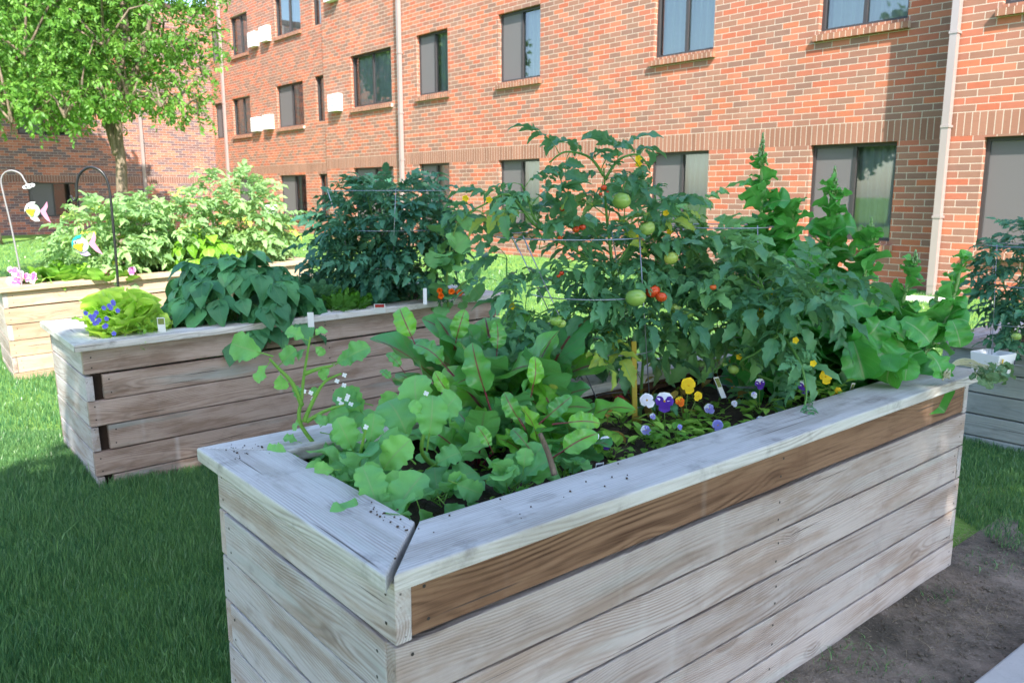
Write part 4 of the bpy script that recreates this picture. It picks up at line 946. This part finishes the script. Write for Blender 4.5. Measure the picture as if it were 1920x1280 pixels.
pansy('bright yellow pansy right of the largest purple one',1285,810,2.78,[(1291,722,.029,'yellow','yellow',.2),(1309,742,.017,'yellow','yellow',-.6),(1275,752,.018,'yellow','orange',.4)],30)
pansy('wilted white pansy low on the soil in front of the stake',1212,842,2.56,[(1211,806,.018,'white','lav',1.)],16)
pansy('pale lavender pansy with folded petals behind the blue one',1332,800,2.84,[(1330,766,.020,'white','lav',.7),(1377,756,.012,'white','white',.3)],30)
pansy('lavender blue pansy with a yellow eye close to the front cap board',1350,832,2.64,[(1346,797,.021,'lav','lav',0)],30)
pansy('white and violet pansy under the small green tomatoes',1425,780,2.85,[(1425,719,.020,'white','purple',.1),(1414,740,.012,'lav','white',.4)],34)
pansy('pale pansy touching the edge of the front cap board beside the drooping tomato shoot',1428,812,2.68,[(1426,790,.02,'white','lav',-.3)],22)
pansy('purple and white pansy behind the drooping tomato shoot',1510,760,2.85,[(1508,724,.025,'white','purple',0)],20)
pansy('yellow pansy at the right end of the flowers, above yellow buds',1560,745,2.92,[(1549,706,.026,'yellow','yellow',0),(1572,732,.014,'yellow','yellow',1.),(1562,738,.011,'yellow','yellow',2.)],26)
pansy('white pansy with a purple lip in front of the broad beet leaf',1150,860,2.3,[(1136,829,.02,'white','purple',.2),(1116,818,.013,'white','white',-.5)],26)
pansy('white pansy half hidden behind the broad beet leaf',1120,800,2.55,[(1112,772,.022,'white','white',.5)],12)
pansy('small leafy pansy without open flowers in front of the wilted white one',1262,836,2.5,[(1275,800,.009,'lav','lav',0)],34,.042)
# ---------- planter two
def p2(a,b,z=.70): return pl(P2o,P2y,a,b,z+.022*a)
# loose leaf lettuce
root=empty('green_leaf_lettuce',p2(.36,.34),'chartreuse frilly leaf lettuce at the left end of the second planter','lettuce'); lf=MB(); a=0; c=p2(.30,.30)
for k in range(75):
    a+=2.4; f=k/74; out=1.5*(1-f)+.1; p=c+Vector((math.cos(a)*.05,math.sin(a)*.05,.02+.13*f)); lf.inst(random.choice(T_FRI),mat(p,(math.cos(a)*out,math.sin(a)*out,.55+f),(rnd(-.5,.5),rnd(-.5,.5),1),rnd(.18,.27)*(1-.2*f),rnd(-.3,.3)),rnd(0,1))
finish(lf,'foliage',L_letB,root)
root=empty('blue_viola',p2(.24,.10),'small blue violas blooming in front of the chartreuse lettuce','viola'); lf=MB(); c=p2(.27,.14)
for k in range(150):
    p=c+Vector((rnd(-.13,.13),rnd(-.06,.06),rnd(0,.16))); lf.inst(random.choice(T_SM),mat(p,rv()+Vector((0,-.2,.6)),(0,0,1),rnd(.02,.035)),rnd(0,1))
for u,v in ((161,587),(170,593),(177,592),(181,586),(195,577),(205,573),(213,569),(208,577),(221,582),(174,599),(182,604),(200,597),(199,610),(214,625),(186,600),(212,566),(178,606),(196,612)):
    q=pix(u,v,4.06); fm=MB()
    for j in range(5): an=j*1.257+.3; fm.inst(T_PET,mat(q,(math.cos(an),-.3,math.sin(an)),(0,-1,0),.014),.5)
    finish(fm,'flower',PT['blue'],root)
finish(lf,'foliage',L_pan,root)
# bean
def bean(label,base,lm,shell,n,size,name='bean_plant',cat='bean plant',group='bean plants',T=None):
    base=Vector(base); root=empty(name,base,label,cat,group); lf=MB(); st=MB(); 
    for c,rad_,nn in shell:
        c=Vector(c)
        for k in range(nn):
            v=rv(); 
            if v.z<-.75: v.z*=-1
            f=rnd(.35,1)**.4; p=c+Vector((v.x*rad_[0],v.y*rad_[1],v.z*rad_[2]))*f
            d=Vector((v.x,v.y-.15,rnd(.0,.4))); s=rnd(*size); q=p-d.normalized()*s*.75
            lf.inst(random.choice(T or T_BEAN),mat(q,d,(0,0,1),s,rnd(-.3,.3)),rnd(0,1))
            if k%3==0: st.tube([base,(base+q)/2+Vector((0,0,.06)),q],.004,.002,5,cap=False)
    finish(lf,'foliage',lm,root); finish(st,'stem',lm,root); return root
bc=p2(.95,.36)
bean('dark green bean plant spilling its pointed leaves over the front of the second planter',bc,L_bean,[(bc+Vector((0,0,.20)),(.40,.30,.26),130),(bc+Vector((.10,-.16,.0)),(.24,.11,.10),18),(bc+Vector((.28,.05,.1)),(.2,.2,.14),30)],0,(.15,.22))
# small bean-leaf sprays, parsley, onions
def herb(name,label,cat,base,T,lm,n,size,r,up=1.,group=None,hh=.05,per=1):
    base=Vector(base); root=empty(name,base,label,cat,group); lf=MB()
    for k in range(n):
        a=rnd(0,6.28); rr=rnd(0,r); p=base+Vector((math.cos(a)*rr,math.sin(a)*rr,rnd(0,hh))); lf.inst(random.choice(T),mat(p,(math.cos(a)*rnd(.2,1),math.sin(a)*rnd(.2,1),up*rnd(.5,1.3)),(0,0,1),rnd(*size),rnd(-.4,.4)),rnd(0,1))
    finish(lf,'foliage',lm,root); return root
herb('parsley_plant','bright green parsley between the bean plant and the dark tomato bush','parsley',p2(1.62,.20),T_FERN,L_pars,120,(.10,.17),.10,1.1,'parsley plants')
herb('parsley_plant','bluish parsley behind the right side of the bean plant','parsley',p2(1.5,.42),T_FERN,L_tom,100,(.14,.24),.12,1.3,'parsley plants')
def onion(label,base,n,h,lean=.3,r=.05,group='onion plants',rr=.005):
    base=Vector(base); root=empty('onion_plant',base,label,'onion',group); mb=MB()
    for k in range(n):
        a=rnd(0,6.28); q=base+Vector((math.cos(a)*r*rnd(0,1),math.sin(a)*r*rnd(0,1),0)); l=h*rnd(.6,1.1); d=Vector((math.cos(a)*lean*rnd(.2,1.5),math.sin(a)*lean*rnd(.2,1.5),1))
        P=[q,q+Vector((d.x*.25*l,d.y*.25*l,l*.5)),q+Vector((d.x*.8*l,d.y*.8*l,l*(.95-lean*.3)))]; mb.tube(catmull(P,5),rr,.0012,6,v=.5)
    finish(mb,'foliage',L_oni,root); return root
onion('low onion tuft at the cap edge right of the bean plant',p2(1.45,.16),12,.18,.7)
onion('onion tuft between the chartreuse lettuce and the bean plant',p2(.60,.30),16,.26,.7,.07,rr=.003)
onion('bent onion leaves in front of the dark tomato bush',p2(2.16,.22),9,.26,1.1)
onion('tall upright onion stalks rising behind the left side of the dark tomato bush',p2(1.95,.72),9,.85,.12,.22,rr=.006)
onion('tall upright onion stalks rising through the top of the dark tomato bush',p2(2.35,.80),8,1.0,.1,.16,rr=.006)
# dark tomato bush
tb=p2(2.08,.42)
def bush_paths(b,r,h,n=7):
    b=Vector(b); P=[]
    for k in range(n):
        a=k*6.283/n+rnd(-.3,.3); x=math.cos(a)*r;y=math.sin(a)*r*.8; hh=h*rnd(.75,1.05) if k else h
        P.append([b,b+Vector((x*.3,y*.3,hh*.4)),b+Vector((x*.7,y*.7,hh*.8)),b+Vector((x,y,hh))])
    P[0]=[b,b+Vector((0,0,h*.5)),b+Vector((.02,0,h))]; return P
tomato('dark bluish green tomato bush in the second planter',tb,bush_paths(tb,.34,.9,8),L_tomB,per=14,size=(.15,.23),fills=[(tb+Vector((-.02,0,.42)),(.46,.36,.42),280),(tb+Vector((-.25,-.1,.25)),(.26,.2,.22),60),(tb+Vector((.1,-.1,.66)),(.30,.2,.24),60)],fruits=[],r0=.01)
cage('wire cage around the dark tomato bush in the second planter',pix(735,358,5.6),.43,(tb.x,tb.y,tb.z),.12,4,4,.2)
# squash at right end of planter two
sq=p2(2.55,.40)
root=empty('squash_vine',sq,'squash vine with rounded leaves at the right end of the second planter','squash vine'); lf=MB(); st=MB()
for b,t in (((845,500),(868,470)),((850,540),(900,548)),((830,520),(815,560)),((838,480),(880,440)),((850,470),(845,440)),((880,530),(905,560)),((860,500),(905,515)),((835,470),(800,500)),((840,450),(862,415)),((820,540),(790,520)),((850,430),(890,400)),((835,560),(800,575)),((865,560),(870,580))):
    lp(lf,T_CUC,b,t,rnd(5.3,5.6),rnd(-.1,.1),1.3)
for P in ([pix(840,575,5.4),pix(838,520,5.4),pix(845,460,5.4),pix(860,410,5.4)],[pix(840,560,5.4),pix(870,530,5.4),pix(900,520,5.4)],[pix(858,420,5.4),pix(890,395,5.35),pix(905,400,5.3)]): st.tube(catmull(P,5),.008,.004,6)
for k in range(34): p=pix(rnd(815,880),rnd(420,570),rnd(5.3,5.6)); lf.inst(random.choice(T_CUC),mat(p,rv()+Vector((0,-.3,.2)),(0,-.5,1),rnd(.06,.11)),rnd(0,1))
finish(lf,'foliage',L_cuc,root); finish(st,'stem',L_cuc,root)
def marigold(label,cx,cy,Y,pts,col='orange',group='marigolds',s=.022):
    c=pix(cx,cy,Y); root=empty('marigold',c,label,'marigold',group); lf=MB()
    for k in range(40): lf.inst(random.choice(T_SM),mat(c+rv()*.04,rv()+Vector((0,0,.6)),(0,0,1),rnd(.025,.045)),rnd(0,1))
    finish(lf,'foliage',L_tomB,root)
    for u,v in pts:
        fm=MB(); q=pix(u,v,Y-.06)
        for j in range(40):
            d=rv(); d.y=-abs(d.y); fm.inst(T_PET,mat(q,d,(0,-1,0),s*rnd(.8,1.1)),.5)
        finish(fm,'flower',PT[col],root)
marigold('orange marigolds at the right end of the second planter',840,560,5.35,[(824,545),(827,555),(847,547),(862,549)])
plant_tag('white upright tag at the front of the second planter by the marigolds',pix(797,562,5.22),0,.012,.075,None,0)
plant_tag('small white tag between the chartreuse lettuce and the bean plant',pix(303,612,4.3),.1,.02,.05,M_pr2,.1)
plant_tag('red picture tag at the front cap board below the dark tomato bush',pix(712,578,5.0),.1,.035,.03,M_pr3,.3)
plant_tag('rounded white tag behind the cap board right of the bean plant',pix(583,604,4.72),.1,.018,.06,None,.1)
# ---------- planter three : sunlit bushes
def p3(a,b,z=.70): return pl(P3o,P3y,a,b,z+.037*a)
for lb,a,b,r,h,n in (('sunlit tomato bush at the left of the far planter, behind the fish ornaments',.95,.55,.42,.78,120),('sunlit tomato bush in the middle of the far planter',1.55,.60,.42,.82,130),('tallest sunlit tomato bush at the right end of the far planter',2.25,.62,.46,1.02,170)):
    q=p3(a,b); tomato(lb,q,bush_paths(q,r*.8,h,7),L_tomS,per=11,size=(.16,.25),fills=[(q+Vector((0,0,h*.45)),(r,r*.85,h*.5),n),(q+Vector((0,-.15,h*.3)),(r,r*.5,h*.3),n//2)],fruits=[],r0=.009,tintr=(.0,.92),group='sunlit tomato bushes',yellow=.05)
b_=p3(1.75,.2); bean('bright yellow green bean plant in front of the tallest sunlit tomato bush',b_,L_beanS,[(b_+Vector((.0,0,.16)),(.34,.22,.26),64)],0,(.14,.2))
b_=p3(.55,.42); herb('strawberry_plant','leafy strawberry plants at the left end of the far planter','strawberry plant',b_,T_CUC,L_beanS,70,(.08,.15),.25,.8,None,.08)
b_=p3(.85,.22); herb('leafy_vegetable','low bright leafy plants behind the hanging fish','leafy plant',b_,T_CUC,L_beanS,55,(.07,.13),.26,.8,None,.05)
root=empty('pink_pansies',p3(.34,.16),'clump of pink and white pansies at the left end of the far planter','pansy'); lf=MB()
for k in range(50): lf.inst(random.choice(T_SM),mat(p3(.34,.16)+Vector((rnd(-.2,.2),rnd(-.06,.06),rnd(0,.1))),rv()+Vector((0,0,.6)),(0,0,1),.05),rnd(0,1))
finish(lf,'foliage',L_pan,root)
for k in range(20):
    u,v=rnd(14,70),rnd(505,528); pansyflower(root,pix(u,v,6.95),(rnd(-.4,.4),-1,rnd(.1,.6)),rnd(.028,.036),random.choice(['white','pink']),random.choice(['pink','pink','white']),'eye',rnd(-.5,.5))
root=empty('pink_petunia',pix(247,512,7.4),'two pink blooms low at the front of the far planter','flower')
lf=MB(); [lf.inst(random.choice(T_SM),mat(pix(225,515,7.4)+Vector((rnd(-.15,.15),rnd(-.05,.05),rnd(0,.06))),rv()+Vector((0,0,.6)),(0,0,1),.05),rnd(0,1)) for k in range(30)]
finish(lf,'foliage',L_beanS,root)
for u,v in ((247,507),(201,509)): pansyflower(root,pix(u,v,7.3),(0,-1,.3),.04,'pink','pink','eye',0)
# ---------- hooks and fish
def hook(label,pts,r,m,name='shepherd_hook'):
    mb=MB(); mb.tube(catmull(pts,7),r,r,8); o=mb.build(name,m,None,True,None,None,tuple(pts[0])); return tag(o,label,'garden hook','shepherd hooks')
Yh=4.75
hk=lambda u,v: pix(u,v,Yh)
h1=hook('black shepherd hook with a curled tip behind the chartreuse lettuce',[hk(225,600),hk(220,515),hk(212,420),hk(204,350),hk(190,322),hk(168,314),hk(150,326),hk(144,345),hk(144,370),hk(139,376),hk(133,367)],.0078,M_black)
Y2=6.85; hk=lambda u,v: pix(u,v,Y2)
h2=hook('thin grey shepherd hook at the far left edge, above the pink pansies',[hk(42,545),hk(36,500),hk(20,420),hk(8,370),hk(2,340),hk(8,325),hk(22,320),hk(38,326),hk(46,338),hk(54,352)],.007,M_greyst)
TEAL=plast('teal_acrylic',(.02,.40,.42)); PALE=plast('pale_green_acrylic',(.42,.56,.44)); YEL=plast('yellow_acrylic',(.75,.55,.03)); PNK=plast('pink_acrylic',(.68,.30,.46)); LAV=plast('lavender_acrylic',(.55,.42,.72)); WHT=plast('white_acrylic',(.8,.82,.85)); BLK=simple('black_plastic',(.01,.01,.012),.3,.5,0,.1)
def fish(label,u,v,Y,k,cols,hang,flip=1,roll=0.):
    """flat fish ornament: layered plastic shapes; k = metres per crop unit"""
    c=pix(u,v,Y); root=empty('fish_ornament',c,label,'fish ornament','hanging fish ornaments',(0,roll,.15))
    def shape(name,pts,m,y,par=root,t=.002):
        mb=MB(); n=len(pts); V=[(x*k*flip,y-t,z*k) for x,z in pts]+[(x*k*flip,y+t,z*k) for x,z in pts]
        mb.add(V,[tuple(range(n))[::-1],tuple(range(n,2*n))]+[(i,(i+1)%n,n+(i+1)%n,n+i) for i in range(n)]); return mb.build(name,m,par,False)
    circ=[(.9*math.cos(a*.2618),.95*math.sin(a*.2618)) for a in range(24)]
    body=shape('body',circ,cols[0],0)
    shape('top_fin',[(-1.05,-.3),(-1.0,.35),(-.75,.85),(-.3,1.15),(.35,1.25),(.1,.85),(-.3,.8),(-.7,.45)],cols[1],-.006)
    shape('side_fin',[(-.9,.05),(-.2,.15),(.35,.2),(.15,-.2),(.1,-.6),(-.1,-.8),(-.5,-.5),(-.75,-.3)],cols[2],-.009)
    shape('tail',[(.85,.1),(1.3,.6),(1.75,1.45),(1.85,.7),(1.6,.05),(1.9,-.6),(2.3,-1.5),(1.6,-1.05),(1.1,-.4)],cols[3],.006)
    shape('lower_fin',[(-.55,-.75),(-.1,-1.0),(.5,-.8),(.85,-1.35),(.3,-1.45),(-.2,-1.25)],cols[4],.006)
    e=shape('eye',[(-.5+.2*math.cos(a*.5236),.4+.22*math.sin(a*.5236)) for a in range(12)],WHT,-.012); shape('pupil',[(-.5+.1*math.cos(a*.5236),.4+.13*math.sin(a*.5236)) for a in range(12)],BLK,-.016,e)
    mb=MB(); hl=Vector(hang)-c; Rm=Matrix.Rotation(.15,3,'Z').transposed(); hl=Rm@hl; mb.tube([(0,0,.95*k),tuple(hl)],.001,.001,4); mb.build('line',M_black,root)
fish('teal, yellow and pink fish ornament hanging from the black hook',152,459,Yh-.02,.047,(PALE,TEAL,YEL,PNK,LAV),pix(144,372,Yh),1,-.1)
fish('white edged fish ornament hanging from the thin grey hook',62,395,Y2-.02,.060,(PALE,WHT,YEL,PNK,WHT),pix(54,352,Y2),1,.1)
mb=MB(); c=pix(53,349,Y2); 
for x,z,r in ((0,0,.03),(.035,.008,.022),(-.03,-.01,.02)):
    V=[(x+r*math.cos(a*.5236),-.002,z+r*.7*math.sin(a*.5236)) for a in range(12)]+[(x+r*math.cos(a*.5236),.002,z+r*.7*math.sin(a*.5236)) for a in range(12)]
    mb.add(V,[tuple(range(12))[::-1],tuple(range(12,24))]+[(i,(i+1)%12,12+(i+1)%12,12+i) for i in range(12)])
o=mb.build('ornament_cap',WHT,None,False,tuple(c)); tag(o,'small white plastic float above the white edged fish','ornament cap')
# ---------- planter four
b4=Vector((3.0,4.78,.52)); 
tomato('dark tomato plant growing from the white printed pot at the right edge',(b4.x,b4.y,b4.z),[[b4,b4+Vector((0,0,.4)),b4+Vector((.05,0,.85))],[b4+Vector((0,0,.3)),b4+Vector((-.12,0,.6)),b4+Vector((-.2,0,.75))],[b4+Vector((0,0,.3)),b4+Vector((.2,0,.6)),b4+Vector((.3,.1,.9))]],L_tomB,per=22,size=(.11,.17),
  fills=[(b4+Vector((.14,.05,.52)),(.30,.25,.36),150),(b4+Vector((.42,.1,.62)),(.2,.25,.38),70)],fruits=[(b4+Vector((-.02,-.2,.30)),.03,F_green),(b4+Vector((-.09,-.18,.24)),.026,F_green),(b4+Vector((.1,-.15,.62)),.03,F_green)])
cage('wire cage around the tomato at the right edge',b4+Vector((.02,0,.75)),.22,b4,.13,4,4,.3)
# printed pot
pc=pix(1865,640,4.72); root=empty('printed_pot',(pc.x,pc.y,.515),'white square pot with small coloured prints standing in the right planter','pot',None,(0,0,.5)); bm=bmesh.new()
for z,s in ((0,.075),(.13,.088)):
    for x,y in ((-1,-1),(1,-1),(1,1),(-1,1)): bm.verts.new((x*s,y*s,z))
for z,s in ((.13,.083),(.02,.068)):
    for x,y in ((-1,-1),(1,-1),(1,1),(-1,1)): bm.verts.new((x*s,y*s,z))
bm.verts.ensure_lookup_table(); v=bm.verts
for i in range(4):
    j=(i+1)%4; bm.faces.new((v[i],v[j],v[4+j],v[4+i])); bm.faces.new((v[4+i],v[4+j],v[8+j],v[8+i])); bm.faces.new((v[8+i],v[8+j],v[12+j],v[12+i]))
bm.faces.new((v[3],v[2],v[1],v[0])); bm.faces.new((v[12],v[13],v[14],v[15])); bmesh.ops.recalc_face_normals(bm,faces=bm.faces); bmesh.ops.bevel(bm,geom=bm.edges[:],offset=.003,segments=1,affect='EDGES')
bm_obj('pot_wall',bm,M_whp,root)
for (x,z,w_,h_,m_) in ((-.06,.05,.014,.06,YEL),(-.04,.04,.008,.03,TEAL),(.05,.03,.01,.03,M_pr3),(.065,.05,.012,.04,M_pr1)):
    mb=MB(); mb.box((x-w_/2,-.0005,z),(x+w_/2,.001,z+h_)); o=mb.build('print',m_,root,False,(0,-.084,0),(.10,0,0))
plant_tag('white card lying tilted in the right planter at the picture edge',(3.05,4.55,.60),.4,.03,.035,None,-1.0)
# ---------- trees
def tree(label,base,trunk,limbs,blobs,n,T,lm,size,name='tree',group=None,bm_=None,r0=.16,tint=(0,1)):
    base=Vector(base); root=empty(name,base,label,'tree',group); st=MB()
    st.tube(catmull(trunk,6),lambda t:r0*(1-.55*t)+.06*math.exp(-t*14),None,10)
    for L in limbs: st.tube(catmull(L[0],5),L[1],L[1]*.25,7)
    finish(st,'trunk',bm_ or M_bark,root); lf=MB(); tw=MB(); tot=sum(r**2 for c,r in blobs)
    for c,r in blobs:
        c=Vector(c); m_=int(n*r*r/tot)
        for k in range(m_):
            v=rv()*(rnd(.1,1)**.4)*r; v.z*=.75
            # carve gaps
            if math.sin(c.x*3+v.x*4.1/r)+math.sin(v.y*3.7/r+c.z)+math.sin(v.z*6/r+c.x)>.95: continue
            d=v.normalized()*.7+rv()*.6; d.z-=.15
            lf.inst(random.choice(T),mat(c+v,d,(rnd(-.4,.4),rnd(-.4,.4),1),rnd(*size),rnd(-.6,.6)),max(0,rnd(tint[0]-.15,tint[1])*(.55+.6*f)))
        for k in range(5):
            v=rv()*r*.8; tw.tube([c-Vector((0,0,r*.4)),c+v*.5,c+v],.025,.008,5,cap=False)
    finish(lf,'crown',lm,root); finish(tw,'branches',bm_ or M_bark,root); return root
YT=14.
px=lambda u,v,Y=YT: pix(u,v,Y)
base=px(222,430); base.z=-.1
blobs=[]
for u,v,r,Y in ((40,40,1.3,13.2),(130,60,1.3,14.5),(10,150,1.0,13),(90,160,.95,13.5),(190,30,1.2,13.5),(250,90,1.0,14.5),(60,175,.75,12.8),(170,150,.9,14.2),(150,175,.55,13),(240,165,.7,13.6),(300,40,.85,14),(320,160,.6,14.2),(300,180,.42,13.4),(345,182,.36,13.8),(360,80,.5,14.5),(20,205,.5,12.8),(120,200,.4,12.6),(200,175,.4,13.2),(80,-80,1.6,14),(230,-90,1.5,14.5),(-80,80,1.6,13.5),(340,-60,.9,14.5),(150,-200,1.6,14),(-60,-60,1.6,14),(380,130,.25,13.8),(370,205,.25,13.7)):
    blobs.append((px(u,v,Y),r*.98))
tree('large yellow green ash tree with a forked trunk in front of the angled wing',base,[base,px(228,330),px(222,260),px(222,180),px(235,60)],
 [([px(222,290),px(205,240),px(190,180),px(140,90)],.09),([px(222,200),px(260,120),px(280,40),px(290,-60)],.08),([px(224,200),px(170,190),px(100,190),px(30,210)],.05),([px(235,180),px(290,175),px(340,190)],.04),([px(235,60),px(220,-60),px(200,-150)],.08),([px(190,180),px(90,100),px(20,50)],.07)],
 blobs,6500,T_ASH,L_tree,(.19,.32),'ash_tree','trees in the courtyard',r0=.10,tint=(0,.92))
def clump(seed,n=11):
    rs=random.Random(seed); parts=[]
    for i in range(n):
        p=(rs.uniform(-.35,.35),rs.uniform(-.35,.35),rs.uniform(-.25,.25)); parts.append((blade(ovate(.42,.45),3,1,rs.uniform(.2,.8),seed=i),mat(p,(rs.uniform(-1,1),rs.uniform(-1,1),rs.uniform(-.8,.3)),(rs.uniform(-.5,.5),rs.uniform(-.5,.5),1),rs.uniform(.24,.34))))
    return combine(parts)
T_CL=[clump(i) for i in range(5)]
# the courtyard tree behind the viewer that shades the near planters
sb=Vector((2.6,-3.9,0)); bl=[]
for x,y,z,r in ((1.0,-3,4.6,1.8),(3.0,-3,4.8,2.0),(5.2,-3,5.2,1.9),(1.6,-3.1,7.2,1.9),(3.8,-3.2,7.2,2.1),(0.05,-3,7.6,1.4),(1.0,-3.1,9.2,1.35),(2.8,-3.4,9.4,1.6),(4.8,-3.4,9.0,1.6),(-.9,-3,5.4,1.6),(-2.4,-3,5.0,1.3),(6.8,-3.2,7.0,1.7),(.2,-3,3.2,1.2),(6.0,-3.3,8.6,1.4)): bl.append(((x,y,z),r))
tree('broad maple tree behind the viewpoint shading the near planters',sb,[sb,sb+Vector((0,.1,2)),sb+Vector((-.1,.4,4.5)),sb+Vector((0,.7,8))],[([sb+Vector((0,.2,2.8)),sb+Vector((-2,.8,4.4)),sb+Vector((-4,1.4,4.8))],.12),([sb+Vector((0,.2,3.2)),sb+Vector((2,.6,5)),sb+Vector((3.4,.6,6.6))],.12)],
 bl,3700,T_CL,L_shade,(.55,.8),'maple_tree','trees in the courtyard',r0=.3)

b5=Vector((-17.5,27.5,-.15)); tree('dark green maple tree standing behind the ash tree by the angled wing',b5,[b5,b5+Vector((0,0,3)),b5+Vector((.2,0,6)),b5+Vector((0,0,9))],[([b5+Vector((0,0,4)),b5+Vector((1.5,.8,7))],.1),([b5+Vector((0,0,4)),b5+Vector((-1.5,-.8,7))],.1)],
 [((-19.2,26.5,8.3),2.9),((-16.6,28.5,8.6),2.8),((-14.8,29.8,7.6),1.9),((-18,27.2,11.4),2.4),((-20.5,25.4,6.2),2.2),((-16,29,6.2),1.6)],2200,T_CL,L_shade,(.7,1.0),'maple_tree','trees in the courtyard',r0=.22)

# added maples outside the frame, darkening the sky reflection in the window glass
src=tree('added maple tree out of view, darkening the reflections in the windows',(-21,-3,0),[(-21,-3,0),(-21,-3,3),(-21,-3,7)],[],[((-21,-3,6),3.2),((-20.5,-.5,4.5),2.4),((-21.5,-5.5,4.6),2.4),((-21,-3,9),2.2)],900,T_CL,L_shade,(1.0,1.5),'maple_tree','added maple trees out of view',r0=.25)
for x,y in ((-24,5),(-17,-11),(-25,-10),(-12,-17)):
    c=src.copy(); COL.objects.link(c); c.location=(x,y,0); c.rotation_euler=(0,0,x)
    for ch in list(src.children): d=ch.copy(); COL.objects.link(d); d.parent=c
